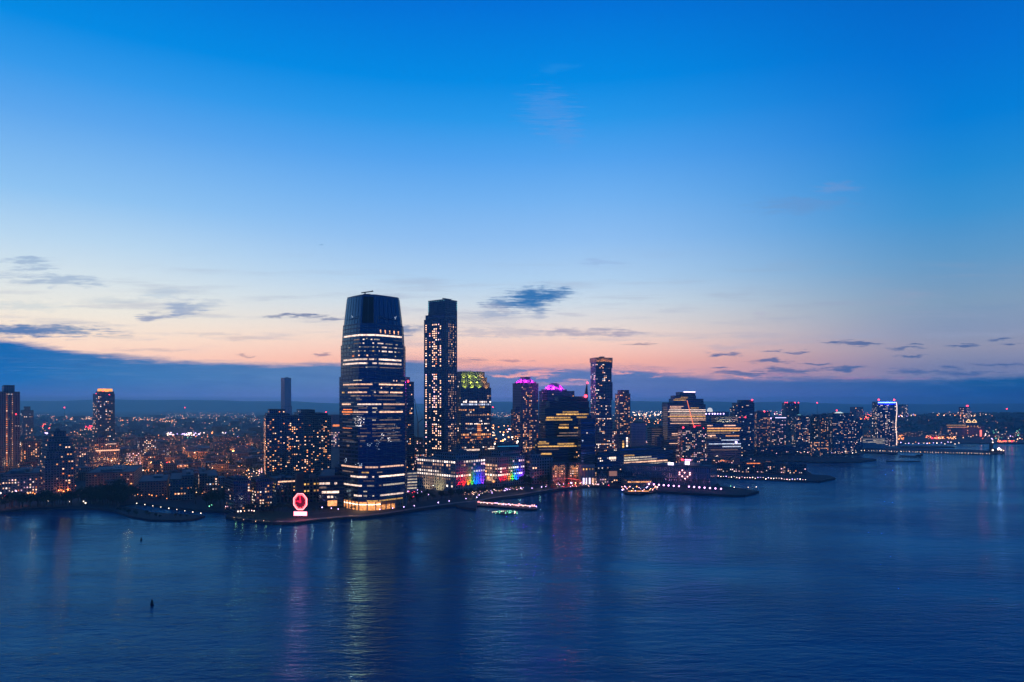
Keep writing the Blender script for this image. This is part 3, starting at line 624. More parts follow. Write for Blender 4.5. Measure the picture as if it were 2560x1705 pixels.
# ------------------------------------------------------------------ left side
b=building('apartment_tower','dark tower cut by the left edge, with two columns of orange landing lights','tower',-34,-14,50,D(1184),980,BROWN,tiers=[(.40,.82,.2,.9,963)],win=[dict(p=.04,fh=3.,bay=3.4,pal='mix',y1=1170)],th=math.radians(38),plant=0)
for px,k,zq in ((17,'orange',1.0),(31,'amber',.62)):
    s=on_face(b,'R',px); zz=hz(985,b.Y)-b.base; i=0
    while zz>12 and i<70:
        put('landing_light',WINMESH[k if i%4 else 'warm'],b.root,(s,-.1,zz),0,(1.7*zq,.4,1.35*zq)); zz-=3.55; i+=1
g=MB()
for px in (9,14,21,27,35,44): 
    s=on_face(b,'R',px); g.box(s-.5,s+.5,-.9,0.02,0,b.zt)
g.obj('pier_rib',CONC,b.root); beacon(b,42,1036,1.2)
building('apartment_tower','hazy slab tower just right of the tower cut by the left edge','tower',52,57,84,2300,1026,BROWN,tiers=[(.25,.75,.2,.8,1017)],win=dict(p=.22,pal='mix',fh=4.4,bay=5),plant=0,minlen=22)
b=building('apartment_tower','dark tower with a glowing orange crown standing alone among low houses','tower',232,244,287,1900,985,NAVY,tiers=[(.12,.97,.05,.8,979)],win=[dict(p=.27,pal='mix',fh=4.2,bay=4.6,ww=.6,row=.03)],plant=0,minlen=20)
CROWNO=glow('crown glow',(1,.36,.08),1.5,.1,.5)
x0,x1,y0,y1,z0,z1=b.boxes[-1]; g=MB(); n=9
g.prism([(x0+(x1-x0)*(.5+.5*math.cos(2*PI*i/18)),y0+(y1-y0)*(.5+.5*math.sin(2*PI*i/18))-.0) for i in range(18)],z1+1.0,z1+9); g.obj('crown',[CROWNO,CROWNO],b.root,(0,-.6,-1))
beacon(b,262,976,1.6); beacon(b,285,986,1.3); beacon(b,234,984,1.)
b=building('stepped_apartment_tower','dark stepped apartment block like a ziggurat above the left shore trees','tower',98,112,188,D(1238),1150,BROWN,tiers=[(.06,.95,0,1,1128),(.1,.9,0,1,1108),(.14,.78,.05,1,1096),(.30,.72,.1,.9,1081)],win=[dict(p=.17,pal='orange',fh=3.1,bay=3.4,y1=1230)],plant=1,th=math.radians(42),cap=110)
building('apartment_block','block with white lit top floor between the left edge tower and the stepped block','building',52,58,100,1280,1104,BROWN,win=[dict(p=.3,pal='orange',fh=3.1,bay=3.4),dict(p=.55,pal='white',fh=3.1,bay=3.4,y1=1112)],th=math.radians(40),minlen=16)
b=building('school_building','low broad curved roof building with lamps at the left edge of the shore','building',-6,2,104,D(1238),1192,facade((.34,.29,.26),bay=4,fh=3.6,wr=.4,hr=.4),tiers=[(.05,.95,0,1,1187)],win=[dict(p=.4,pal='pinkw',fh=3.4,bay=3.2,ww=.5)],th=math.radians(28),plant=2)
building('floodlit_block','pale grey block washed by white floodlights right of the stepped block','building',188,196,223,1190,1126,GREY,win=dict(p=.2,pal='orange'),tiers=[(.0,.5,0,1,1118)],th=math.radians(40),minlen=14)
light('SPOT','floodlight',(at(196,1175),1172,4),30000,(1,.85,.6),None,1.,(at(206,1192),1194,30),1.6)
b=building('apartment_block','broad mid rise block with a bright lit storey below the orange crowned tower','building',222,236,300,1290,1108,BROWN,tiers=[(.1,.55,.1,.9,1096)],win=[dict(p=.28,pal='orange',fh=3.2,bay=3.4)],bands=[dict(y=1127,fc='R',s0=.05,s1=.98,mat='warm',h=2.2),dict(y=1111,fc='R',s0=.5,s1=.85,mat='white',h=1.)],th=math.radians(40))
building('apartment_block','block with a tidy grid of glowing pink windows left of the canal basin','building',316,322,353,1340,1128,TAN,win=[dict(p=.85,pal='pinkw',fh=3.2,bay=3.0,y1=1166,colv=.1)],th=math.radians(42),minlen=15)
building('apartment_block','taller dark block with scattered white windows behind the pink window grid','building',344,350,392,1480,1096,BROWN,tiers=[(.3,.75,.1,.8,1090)],win=[dict(p=.33,pal='mix',fh=3.1,bay=3.3)],th=math.radians(42),minlen=15)
building('apartment_block','brick block with pink lit top storeys right of the pink window grid','building',352,358,405,1300,1140,BRICK,win=[dict(p=.4,pal='orange',fh=3.1,bay=3.3)],th=math.radians(42),minlen=15)
building('apartment_block','slim grey block with a pale corner column in the left streets','building',394,398,422,1420,1118,GREY,win=dict(p=.3,pal='mix'),th=math.radians(42),minlen=12)
b=building('terrace_building','long low dark roofed terrace with orange lit facade behind the shore trees','building',190,214,335,D(1222),1184,TAN,win=[dict(p=.13,pal='orange',fh=3.2,bay=4)],th=math.radians(22),maxlen=120,plant=3)
for px in (235,265,300,325): light('POINT','street_glow',(at(px,b.Y-16),b.Y-14+ (px-214)*.25,7),1100,(1,.27,.06),None,.5)
building('apartment_block','dark low block with orange windows on the street above the canal basin','building',336,346,418,D(1246),1206,BRICK,win=[dict(p=.22,pal='orange')],th=math.radians(24))
building('apartment_block','dark block with warm windows between the canal basin and the rear streets','building',414,424,484,D(1252),1200,BRICK,tiers=[(.5,1,0,1,1192)],win=[dict(p=.22,pal='orange')],th=math.radians(24))
building('apartment_block','block with scattered white and orange windows left of the glass flats','building',486,498,546,D(1240),1192,BRICK,tiers=[(0,.4,0,1,1186)],win=[dict(p=.26,pal='mix')],th=math.radians(24))
building('low_warehouse','low warehouse with one blazing white wall in the middle of the left streets','building',546,552,578,1560,1148,GREY,win=dict(p=.1,pal='orange'),bands=[dict(y=1152,fc='R',s0=.45,s1=.95,mat='pale',h=5)],th=math.radians(40),minlen=16)
b=building('brick_mill','long pale brick mill with arched lit corner against the twin slab','building',575,582,640,1640,1124,TAN,win=[dict(p=.18,pal='orange',fh=4,bay=4)],th=math.radians(24))
building('brick_mill','long dark brick mill with a run of lit windows behind the left streets','building',455,462,530,1720,1122,BRICK,win=[dict(p=.30,pal='orange',fh=4,bay=4)],th=math.radians(24))
# glass flats by the basin
GLASSF=facade((.10,.12,.14),(.02,.035,.05),bay=2.4,fh=3.1,wr=.8,hr=.72,rough=.3)
building('glass_apartment_block','low glassy apartment block with vertical bays beside the canal mouth','building',562,584,626,D(1283),1204,GLASSF,tiers=[(.1,.9,.1,.9,1198)],win=[dict(p=.11,pal='mix',fh=3.1,bay=2.8)],th=math.radians(36))
building('glass_apartment_block','low glassy apartment block with busy lit corner nearest the red clock','building',624,640,682,D(1277),1206,GLASSF,tiers=[(0,.8,.1,.9,1199)],win=[dict(p=.34,pal='mix',fh=3.1,bay=2.8)],th=math.radians(36))
# ------------------------------------------------------------------ twin slab behind the clock
b=building('twin_apartment_slab','wide dark twin apartment slab with many amber windows behind the red clock','tower',640,664,828,1085,1042,GREEN,
  tiers=[(.02,.36,0,1,1036),(.06,.30,.1,.9,1025),(.50,.95,0,1,1035),(.54,.76,.1,.9,1026),(.36,.50,.25,1,1047)],win=[dict(p=.20,pal='orange',fh=2.95,bay=3.1,ww=.6,hh=.5,y1=1190)],th=math.radians(20),maxlen=140,plant=0,cap=100)
g=MB(); W=[]
R=random.Random(77)
for i,(a,c) in enumerate(((.02,.09),(.17,.25),(.32,.36),(.50,.57),(.64,.72),(.80,.88),(.94,.99))):
    zt=hz(1040+R.uniform(-2,6),b.Y)-b.base; g.box(a*b.LR,c*b.LR,-3.2,.02,0,zt)
    for k in range(4,int(zt/2.95)-1):
        for j in range(2):
            if R.random()<.2: W.append(('R',0,-3.2,a*b.LR+(c-a)*b.LR*(.27+.46*j),(k+.5)*2.95,1.9,1.4,pick(R,'orange')))
g.obj('bay_tower',GREEN,b.root); b.wins=W; flush(b,60)
building('slender_tower','pale slender windowless looking tower far behind the twin slab','tower',704,712,728,2700,945,facade((.36,.30,.33),(.2,.18,.2),bay=6,fh=4,wr=.3,hr=.7),tiers=[(.5,.75,.3,.7,943)],plant=0,minlen=26)
building('tower_annexe','pale lower shoulder block at the foot of the far slender tower','building',703,712,730,2680,1016,facade((.36,.30,.33),(.2,.18,.2),bay=6,fh=4,wr=.3,hr=.7),plant=0,minlen=24)
building('far_apartment_block','hazy block with a red lit band in the gap left of the glass tower','building',826,832,862,1900,1038,PURP,win=dict(p=.5,pal='pinkw',fh=4.4,bay=5,y1=1150,y0=1078),bands=[dict(y=1064,fc='R',mat='orange',h=5,s0=0,s1=1)],plant=0,minlen=22)
b=building('brick_office','brown brick office with tall framed windows right behind the red clock','building',672,690,742,D(1258),1198,facade((.21,.15,.14),bay=4.6,fh=8,wr=.68,hr=.8),bands=[dict(y=1205,fc='R',s0=.1,s1=.95,mat='warm',h=1.6)],win=[dict(p=.5,pal='yellow',fh=4,bay=4.6,ww=.55,hh=.35,y1=1240)],th=math.radians(32))
building('brick_stair_tower','windowless brown brick shaft standing between the two brick offices','tower',738,742,757,D(1262),1186,plain('brown brick',(.15,.10,.095),.9),th=math.radians(32),plant=0)
building('brick_office','brick office with rows of yellow windows between the clock and the glass podium','building',754,757,800,D(1258),1198,facade((.19,.14,.13),bay=4.,fh=4,wr=.6,hr=.6),win=[dict(p=.55,pal='yellow',fh=4,bay=3.8,y1=1240)],th=math.radians(32))
b=building('glass_podium','low dark glass podium with three lit floors at the left foot of the tallest tower','building',790,797,860,D(1272),1192,DARKG,tiers=[(.62,1,.1,.9,1172)],bands=[dict(y=1209,fc='R',s0=.02,s1=.75,mat='white',h=2.3,breaks=.2),dict(y=1219,fc='R',s0=.02,s1=.3,mat='dim',h=2),dict(y=1231,fc='R',s0=.12,s1=.8,mat='white',h=2.5),dict(y=1243,fc='R',s0=0,s1=.6,mat='white',h=2.3,breaks=.2),dict(y=1259,fc='R',s0=.35,s1=.72,mat='amber',h=6),dict(y=1209,fc='L',s0=0,s1=1,mat='dim',h=2)],th=math.radians(12))
b=building('office_tower','black tower with a red roof lamp half hidden behind the tallest glass tower','tower',985,1012,1035,1100,955,NAVY,tiers=[(0,.55,0,1,944)],win=[dict(p=.10,pal='mix',fh=3.6,bay=3)],plant=0); beacon(b,1024,953,1.8); beacon(b,1014,970,1.)
b=building('car_park','small white lit car park with open decks right of the tallest tower','building',1014,1018,1042,D(1234),1180,plain('car park slab',(.42,.41,.40),.8),bands=[dict(y=1184+7.4*i,fc='R',s0=.03,s1=.97,mat='pale',h=1.6) for i in range(6)],th=math.radians(30),plant=0,minlen=14)
building('apartment_block','dim brown block in the gap right of the tallest tower','building',1030,1036,1058,1230,1096,BROWN,win=[dict(p=.26,pal='pinkw',y1=1190)],minlen=16)
building('apartment_block','low pinkish lit block at the foot of the tall residential tower','building',1044,1048,1066,1120,1134,BROWN,win=[dict(p=.55,pal='pinkw')],minlen=14)
# ------------------------------------------------------------------ tall residential tower
SIL=facade((.12,.15,.19),(.012,.022,.04),bay=3.0,fh=3.6,wr=.7,hr=.72,rough=.35)
b=building('residential_tower','tallest slim residential tower with stepped top and stacks of pinkish lit windows','tower',1060,1113,1143,1165,796,SIL,tiers=[(0,1,0,.93,785),(0,1,0,.80,749)],win=[dict(p=.0)],plant=0,th=math.radians(52),maxlen=60)
R=random.Random(9); W=[]; FHH=3.55; LLm=b.LL; colsL=[(.90,.70,1.),(.72,.28,.8),(.585,.52,.7),(.51,.66,1.1),(.42,.66,1.1),(.305,.30,.6),(.22,.62,.9)]
for k in range(3,int(b.zt/FHH)-1):
    y=HY-( (k+.5)*FHH+b.base-H)*F/b.Y
    dens=1.0
    if 916<y<932: dens=.03
    elif 880<y<916: dens=.95
    elif 1060<y<1074: dens=.95
    if 1074<y: dens=.75
    if 1030<y<1060: dens=.45
    for s,p,wd in colsL:
        if s>.93 and y<790: continue
        if R.random()<p*dens*(.6+.8*R.random()): W.append(('L',0,0,s*LLm,(k+.5)*FHH,1.9*wd+.5,1.75,'warm' if R.random()<.62 else pick(R,'pinkw')))
    for s in (.30,.42,.55,.68,.86):
        if R.random()<.62*dens and y>800: W.append(('R',0,0,s*b.LR,(k+.5)*FHH,1.5,1.7,'dim' if R.random()<.85 else 'warm'))
b.wins=W; flush(b,100)
g=MB()
for s in (.02,.17,.36,.66,.82,.98): g.box(-.5,.02,s*LLm-.35,s*LLm+.35,0,b.zt)
for s in (.04,.22,.48,.62,.78,.97): g.box(s*b.LR-.3,s*b.LR+.3,-.5,.02,0,b.zt)
g.obj('pier_rib',plain('blue grey stone',(.16,.18,.21),.5),b.root)
x0,x1,y0,y1,z0,z1=b.boxes[-1]; g=MB()
for i in range(22):
    t=(i+.5)/22; g.box(x0-.25,x0+.05,y0+(y1-y0)*t-.3,y0+(y1-y0)*t+.3,z0,z1+1.6); 
for i in range(14):
    t=(i+.5)/14; g.box(x0+(x1-x0)*t-.3,x0+(x1-x0)*t+.3,y0-.25,y0+.05,z0,z1+1.6)
g.obj('crown_fin',plain('crown metal',(.10,.14,.18),.3,.5),b.root)
g=MB(); g.box(-2,2,-2,2,0,2.4); g.rod((-10,-1,3.2),(12,1,3.9),.8,6); g.rod((8,0,3.8),(15,1.5,5.2),.35,5); g.rod((0,0,2),(0,0,3.4),1.2); g.obj('window_cradle_crane',METAL,b.root,(b.LR*.45,b.LL*.2,z1))
CY=glow('crown cyan',(.25,.8,.9),.7,.4)
for i in range(6):
    put('crown_light',cubemesh('crown_light',CY),b.root,(-.3,y1-1.2,z1-2-i*3),0,(.4,1.6,1.1))
for i in range(5): put('crown_light',cubemesh('crown_light',CY),b.root,(x1-1.,-.3,z1-2-i*3),0,(1.4,.4,1.1))
for i in range(7): put('crown_light',cubemesh('crown_light',CY),b.root,(-.3,y0+(y1-y0)*(i+.5)/7,z1-.9),0,(.4,.9,.7))
# ------------------------------------------------------------------ tower with the green lit crown
b=building('office_tower','brown stone tower with a ragged crown lit yellow green','tower',1100,1152,1228,1200,970,BROWN,tiers=[(0,.95,0,1,958),(0,.86,0,.9,945),(0,.78,0,.85,930)],win=[dict(p=.13,pal='mix',fh=3.9,bay=4.,ww=.7),],bands=None,th=math.radians(27),plant=0)
R=random.Random(31); W=[]
def rowwin(b,y,s0,s1,n,k,p=1.,w=.62,h=2.2,fc='R'):
    L=b.LR if fc=='R' else b.LL
    for i in range(n):
        if R.random()<p: b.wins.append((fc,0,0,(s0+(s1-s0)*(i+.5)/n)*L,hz(y,b.Y)-b.base,w*(s1-s0)*L/n,h,k))
rowwin(b,1011,0,1,15,'cool',1,.72,2.6); rowwin(b,1004.5,0,1,15,'white',.85,.7,2.4); rowwin(b,1025,0,.45,7,'amber',.9); rowwin(b,1038,.15,1,11,'dim',.8); rowwin(b,1053,.3,.75,9,'white',.5); rowwin(b,1060,.2,.95,16,'white',.85,.6,1.7)
rowwin(b,1087,0,1,15,'amber',.95,.62,2.8); rowwin(b,1094,0,1,15,'orange',.6,.6,2.2); rowwin(b,1101,.3,1,10,'amber',1,.62,2.8); rowwin(b,1073,.2,.8,10,'dimcool',.6); rowwin(b,1018,.55,.9,6,'yellow',.5)
W2=b.wins; flush(b,90)
sx=on_face(b,'R',1193); ex=on_face(b,'R',1202)
for i in range(9):
    put('lit_stair_window',WINMESH['orange' if i%3 else 'amber'],b.root,((sx+ex)/2,-.1,hz(1062+4.7*i,b.Y)-b.base),0,(ex-sx,.5,1.7))
FIN=plain('crown stone',(.30,.28,.22),.7)
for ti in (1,2,3):
    x0,x1,y0,y1,z0,z1=b.boxes[ti]; g=MB(); n=int((x1-x0)/3)
    for i in range(n): 
        q=x0+(x1-x0)*(i+.5)/n; g.box(q-.55,q+.55,y0-.6,y0+.05,z0,z1+1+R.uniform(0,2.4))
    g.obj('crown_fin',FIN,b.root)
    for i in range(4):
        q=x0+(x1-x0)*(i+.5)/4; light('SPOT','crown_floodlight',(q,y0-3.2,z0-1.0),4500,(.75,1.,.12) if i<3 else (1,.5,.16),b.root,.5,(q,y0+1.5,z1+3),1.9)
x0,x1,y0,y1,z0,z1=b.boxes[2]
building('stone_podium','pale stone podium with bright lit strip under the green crowned tower','building',1128,1140,1256,1060,1113,TAN,tiers=[(.45,.95,.2,.9,1103)],bands=[dict(y=1126,fc='R',s0=.05,s1=.5,mat='white',h=2.4),dict(y=1124,fc='R',s0=.68,s1=.92,mat='white',h=1.4)],win=[dict(p=.25,pal='warm',fh=3.6,bay=4.2)],th=math.radians(27))
b=building('roof_pavilion','dark block with a blue edged roof terrace behind the rainbow buildings','building',1236,1244,1306,1045,1117,NAVY,tiers=[(.05,.9,.1,.9,1112)],win=[dict(p=.10,pal='orange',fh=4,bay=6,ww=.8)],bands=[dict(y=1116,fc='R',s0=0,s1=.85,mat=glow('edge blue',(.05,.45,.8),.5,.2),h=1.1)],th=math.radians(20))
# crane in the gap
root2=empty('tower_crane',(at(1045,1500),1500,GZ),0,'thin lattice crane leaning in the gap right of the tallest tower','crane')
g=MB(); g.rod((0,0,0),(0,0,78),1.0,4); g.obj('mast',METAL,root2); g=MB(); g.rod((0,0,78),(-8,4,128),.7,4); g.rod((0,0,78),(10,-3,86),.9,4); g.rod((-8,4,128),(10,-3,86),.15,4); g.obj('jib',METAL,root2)
# ------------------------------------------------------------------ rainbow lit waterfront offices
def rainbow(label,xl,xc,xr,Y,yt,rows,cols,lights,seed,th):
    b=building('stone_office',label,'building',xl,xc,xr,Y,yt,PALE,tiers=[(.18,.92,.12,.7,yt-14)],plant=1,th=th,cap=0,seed=seed)
    R=random.Random(seed)
    FHx=b.zt/9.0; nL=max(3,int(b.LL/4.4)); nR=max(3,int(b.LR/4.4))
    # deep stone grid: piers and string courses standing proud
    g=MB()
    for i in range(nL+1): q=b.LL*i/nL; g.box(-.45,.02,max(0,q-.75),min(b.LL,q+.75),0,b.zt)
    for i in range(nR+1): q=b.LR*i/nR; g.box(max(-.45,q-.75),min(b.LR,q+.75),-.45,.02,0,b.zt)
    for k in (1,7,9):
        z=k*FHx; g.box(-.7,b.LR+.2,-.7,.0,z-.7,z+.35); g.box(-.7,.0,.0,b.LL+.2,z-.7,z+.35)
    g.obj('stone_grid',plain('pale stone',(.40,.36,.34),.8,noise=.15),b.root)
    for (k,fc,s0,s1,p,c) in rows:
        n=nL if fc=='L' else nR; L=b.LL if fc=='L' else b.LR
        for i in range(n):
            s=(i+.5)/n
            if s0<=s<=s1 and R.random()<p: b.wins.append((fc,-.1 if fc=='L' else 0,-.1 if fc=='R' else 0,s*L,(k+.52)*FHx,L/n*.60,FHx*.52,c))
    flush(b,100)
    for (s,c,e) in lights:
        q=b.LR*s
        light('SPOT','colour_floodlight',(q,-7,2.5),e,c,b.root,.6,(q,0,b.zt*.34),.95,.8)
    return b
CR=[((1,.0,.02),.10),((1,.02,.0),.26),((1,.35,.0),.42),((.1,1,.05),.54),((0,.15,1),.67),((.02,.05,1),.78),((.25,.03,1),.90)]
E0=34000
b1=rainbow('pale stone office with rainbow lit end wall, nearest the tallest tower',1043,1139,1213,D(1230),1152,
 [(8,'L',0,1,1,'white'),(7,'L',.1,1,.6,'warm'),(6,'L',0,1,.3,'dim'),(5,'L',.4,1,.9,'white'),(5,'L',0,.4,.2,'dim'),(4,'L',0,1,1,'white'),(3,'L',.1,1,.8,'dim'),(2,'L',0,1,.1,'dim'),(1,'L',0,1,.1,'white'),
  (8,'R',.25,1,1,'white'),(8,'R',0,.25,.4,'dim'),(7,'R',.2,1,.5,'pink'),(6,'R',0,1,.1,'pink'),(5,'R',.6,1,.9,'white'),(4,'R',0,.5,.9,'white'),(4,'R',.5,1,.1,'white'),(7,'R',0,.3,.3,'dim')],0,
 [(s,c,E0*k) for (c,s),k in zip(CR,(.9,1,.8,.55,1.3,1.5,1.1))],101,math.radians(48))
b2=rainbow('pale stone office with rainbow end wall, second from the tallest tower along the shore',1205,1244,1311,D(1217),1144,
 [(6,'L',0,1,.9,'warm'),(5,'L',0,1,.8,'warm'),(4,'L',0,1,.4,'amber'),(3,'L',0,1,.95,'white'),(2,'L',0,1,.2,'amber'),(1,'L',0,1,.15,'amber'),(5,'R',0,1,.95,'white'),(3,'R',0,.45,.9,'white'),(3,'R',.6,1,.7,'white'),(4,'R',0,1,.15,'white'),(7,'R',.4,1,.15,'pink')],0,
 [(s,c,E0*k*1.1) for (c,s),k in zip(CR,(.7,1.1,.6,.8,1.7,1.6,1.0))],202,math.radians(48))
b3=building('stone_office','dark blue ended stone office with an amber lit corner right of the rainbow buildings','building',1296,1329,1382,D(1210),1146,PALE,tiers=[(.0,.5,.1,.8,1136)],win=[dict(p=.05,pal='mix',fh=4.2,bay=4.4)],th=math.radians(30))
light('SPOT','amber_floodlight',(-8,b3.LL*.4,2),22000,(1,.5,.2),b3.root,.6,(0,b3.LL*.5,b3.zt*.6),1.3)
for q in (.3,.6): light('SPOT','amber_floodlight',(-10,b2.LL*q,2),9000,(1,.6,.35),b2.root,.6,(0,b2.LL*q,b2.zt*.5),1.6)
light('SPOT','amber_floodlight',(-14,b1.LL*.75,3),10000,(1,.7,.4),b1.root,.6,(0,b1.LL*.7,8),1.6); light('SPOT','amber_floodlight',(-14,b1.LL*.4,3),10000,(.9,.8,.4),b1.root,.6,(0,b1.LL*.4,8),1.6)
# ------------------------------------------------------------------ towers with the magenta lit domes
def dome(b,cx,cy,rx,ry,z,h,n=10,lamps=8,c=(.85,.02,1.),e=22000):
    g=MB(); rings=[(1.0,0),(.97,.35),(.82,.62),(.6,.85),(.34,1.0)]
    for (a,p),(c2,q) in zip(rings,rings[1:]):
        g.prism([(cx+rx*a*math.cos(2*PI*i/n),cy+ry*a*math.sin(2*PI*i/n)) for i in range(n)],z+p*h,z+q*h,0,0,[(cx+rx*c2*math.cos(2*PI*i/n),cy+ry*c2*math.sin(2*PI*i/n)) for i in range(n)],cap=(c2==.34))
    for i in range(n): g.box(cx+rx*1.03*math.cos(2*PI*i/n)-.5,cx+rx*1.03*math.cos(2*PI*i/n)+.5,cy+ry*1.03*math.sin(2*PI*i/n)-.5,cy+ry*1.03*math.sin(2*PI*i/n)+.5,z,z+h*.45)
    g.obj('dome',plain('dome cladding',(.35,.33,.36),.5),b.root)
    for i in range(lamps):
        a=2*PI*(i+.5)/lamps; x,y=cx+rx*1.25*math.cos(a),cy+ry*1.25*math.sin(a)
        light('POINT','dome_floodlight',(x,y,z+h*.25),e,c,b.root,.4)
    g=MB()
    for i in range(lamps):
        a=2*PI*(i+.5)/lamps; g.ball((cx+rx*1.12*math.cos(a),cy+ry*1.12*math.sin(a),z+h*.12),.55)
    g.obj('dome_lamp',glow('magenta lamp',(1,.12,1),5,.2),b.root)
b=building('apartment_tower','brown tower with a magenta lit dark dome, left of the pair with magenta tops','tower',1293,1303,1346,1370,960,BROWN,tiers=[(0,1,0,1,959),(0.1,.92,.1,.95,955)],win=[dict(p=.0)],th=math.radians(33),plant=0,minlen=30)
b.wins=[]; R=random.Random(12)
for k in range(6,int(b.zt/3.2)):
    low=1-(k*3.2/b.zt)
    for j,s in enumerate([.06,.14,.22,.30,.38,.5,.58,.66,.78,.86,.94]):
        p=(.42 if j in (1,2,3,5,6) else .16)*(.5+1.0*low)
        if R.random()<p: b.wins.append(('R',0,0,s*b.LR,(k+.5)*3.2,2.0,1.7,pick(R,'orange')))
flush(b,100)
dome(b,b.LR*.5,b.LL*.5,b.LR*.40,b.LL*.40,b.boxes[-1][5],hz(943,b.Y)-hz(955,b.Y),e=9000)
g=MB(); z=hz(943,b.Y)-b.base; g.box(b.LR*.3,b.LR*.7,b.LL*.3,b.LL*.7,z-1,z+1.2); g.obj('cap',METAL,b.root)
building('apartment_block','narrow stepped wing on the left flank of the left magenta domed tower','building',1281,1286,1296,1350,1025,BROWN,tiers=[(.3,1,0,1,1018)],win=dict(p=.25,pal='orange',fh=3.2,bay=3),th=math.radians(33),plant=0,minlen=12)
b=building('apartment_tower','dark tower with a bright magenta dome behind the black glass office','tower',1352,1368,1436,1390,978,NAVY,tiers=[(.05,.75,.1,.9,974)],win=[dict(p=.03,pal='mix')],th=math.radians(30),plant=0,minlen=30)
dome(b,b.LR*.40,b.LL*.45,b.LR*.29,b.LL*.34,b.boxes[-1][5],hz(957,b.Y)-hz(974,b.Y),e=26000)
put('lit_window',WINMESH['white'],b.root,(on_face(b,'R',1399),-.1,hz(1001,b.Y)-b.base),0,(9,.3,2.6))
# ------------------------------------------------------------------ black glass office with the spike
b=building('office_tower','black glass office block with yellow lit floors and a red tipped roof spike','tower',1352,1364,1478,1150,1040,DARKG,tiers=[(.0,.98,.1,.9,1020),(.10,.97,.15,.9,1004),(.3,.95,.2,.9,992)],th=math.radians(18),plant=0,maxlen=110,
 bands=[dict(y=1044,fc='R',s0=.02,s1=.55,mat='yellow',h=2.2,breaks=.15),dict(y=1049.5,fc='R',s0=.0,s1=.58,mat='yellow',h=2.6),dict(y=1043.5,fc='R',s0=.68,s1=.9,mat='yellow',h=2.4),dict(y=1050,fc='R',s0=.72,s1=.92,mat='yellow',h=2.3),
 dict(y=1030,tier=1,fc='R',s0=.15,s1=.97,mat='yellow',h=2.0,breaks=.2),dict(y=1036,tier=1,fc='R',s0=.25,s1=.98,mat='yellow',h=2.2,breaks=.25),dict(y=1021.5,tier=2,fc='R',s0=.08,s1=.36,mat='warm',h=3.8),
 dict(y=1062,fc='R',s0=.3,s1=.5,mat='yellow',h=1.8),dict(y=1069.5,fc='R',s0=.28,s1=.5,mat='yellow',h=2.6),dict(y=1070,fc='R',s0=.62,s1=.72,mat='yellow',h=2.),dict(y=1083,fc='R',s0=.3,s1=.75,mat='dim',h=1.4),dict(y=1090,fc='R',s0=.25,s1=.8,mat='dim',h=1.6),
 dict(y=1104,fc='R',s0=.1,s1=.95,mat='yellow',h=1.5,breaks=.4)],win=[dict(p=.035,pal='yellow',fh=3.9,bay=3.,y0=1052)])
put('lit_window',WINMESH['white'],b.root,(b.LR*.66,b.LL*.2-.1,hz(1013,b.Y)-b.base),0,(1.6,.3,3))
sx=on_face(b,'R',1471); g=MB(); z=hz(992,b.Y)-b.base; zt=hz(957,b.Y)-b.base
g.face([(sx-5,b.LL*.2,z-2),(sx+1.5,b.LL*.2,z-2),(sx+.6,b.LL*.25,zt),(sx-.6,b.LL*.25,zt)]); g.face([(sx+1.5,b.LL*.35,z-2),(sx-5,b.LL*.35,z-2),(sx-.6,b.LL*.27,zt),(sx+.6,b.LL*.27,zt)])
g.face([(sx-5,b.LL*.35,z-2),(sx-5,b.LL*.2,z-2),(sx-.6,b.LL*.25,zt),(sx-.6,b.LL*.27,zt)]); g.face([(sx+1.5,b.LL*.2,z-2),(sx+1.5,b.LL*.35,z-2),(sx+.6,b.LL*.27,zt),(sx+.6,b.LL*.25,zt)])
g.obj('spike',METAL,b.root)
RB=LAMP['red']
for (px,py,r,yy) in ((1472,956,1.6,.26),(1464.5,990,2.6,.02)):
    g=MB(); g.ball((0,0,0),r,0,10,6); g.obj('beacon',RB,b.root,(on_face(b,'R',px),b.LL*yy-.2,hz(py,b.Y)-b.base))
building('glass_wing','blue glass flank with ribbed floors on the right of the black glass office','building',1448,1452,1488,1105,1048,facade((.06,.10,.14),(.015,.035,.06),bay=40,fh=3.9,wr=.98,hr=.6,rough=.3),win=[dict(p=.04,pal='cool',fh=3.9,bay=4)],th=math.radians(28),plant=0)
building('office_podium','black glass lower block with three long yellow floors below the black glass office','building',1334,1341,1452,1120,1098,DARKG,bands=[dict(y=1105,fc='R',s0=.06,s1=.28,mat='yellow',h=2,breaks=.2),dict(y=1109,fc='R',s0=.03,s1=.28,mat='yellow',h=2.4),dict(y=1110.5,fc='R',s0=.47,s1=.85,mat='yellow',h=2.6),dict(y=1116.5,fc='R',s0=.03,s1=.9,mat='yellow',h=1.9),dict(y=1124,fc='R',s0=.06,s1=.5,mat='dim',h=1.8),dict(y=1135,fc='R',s0=.1,s1=.34,mat='yellow',h=2.6)],win=[dict(p=.05,pal='yellow',fh=3.9,bay=3.5,y1=1150)],th=math.radians(14),plant=0,maxlen=120)
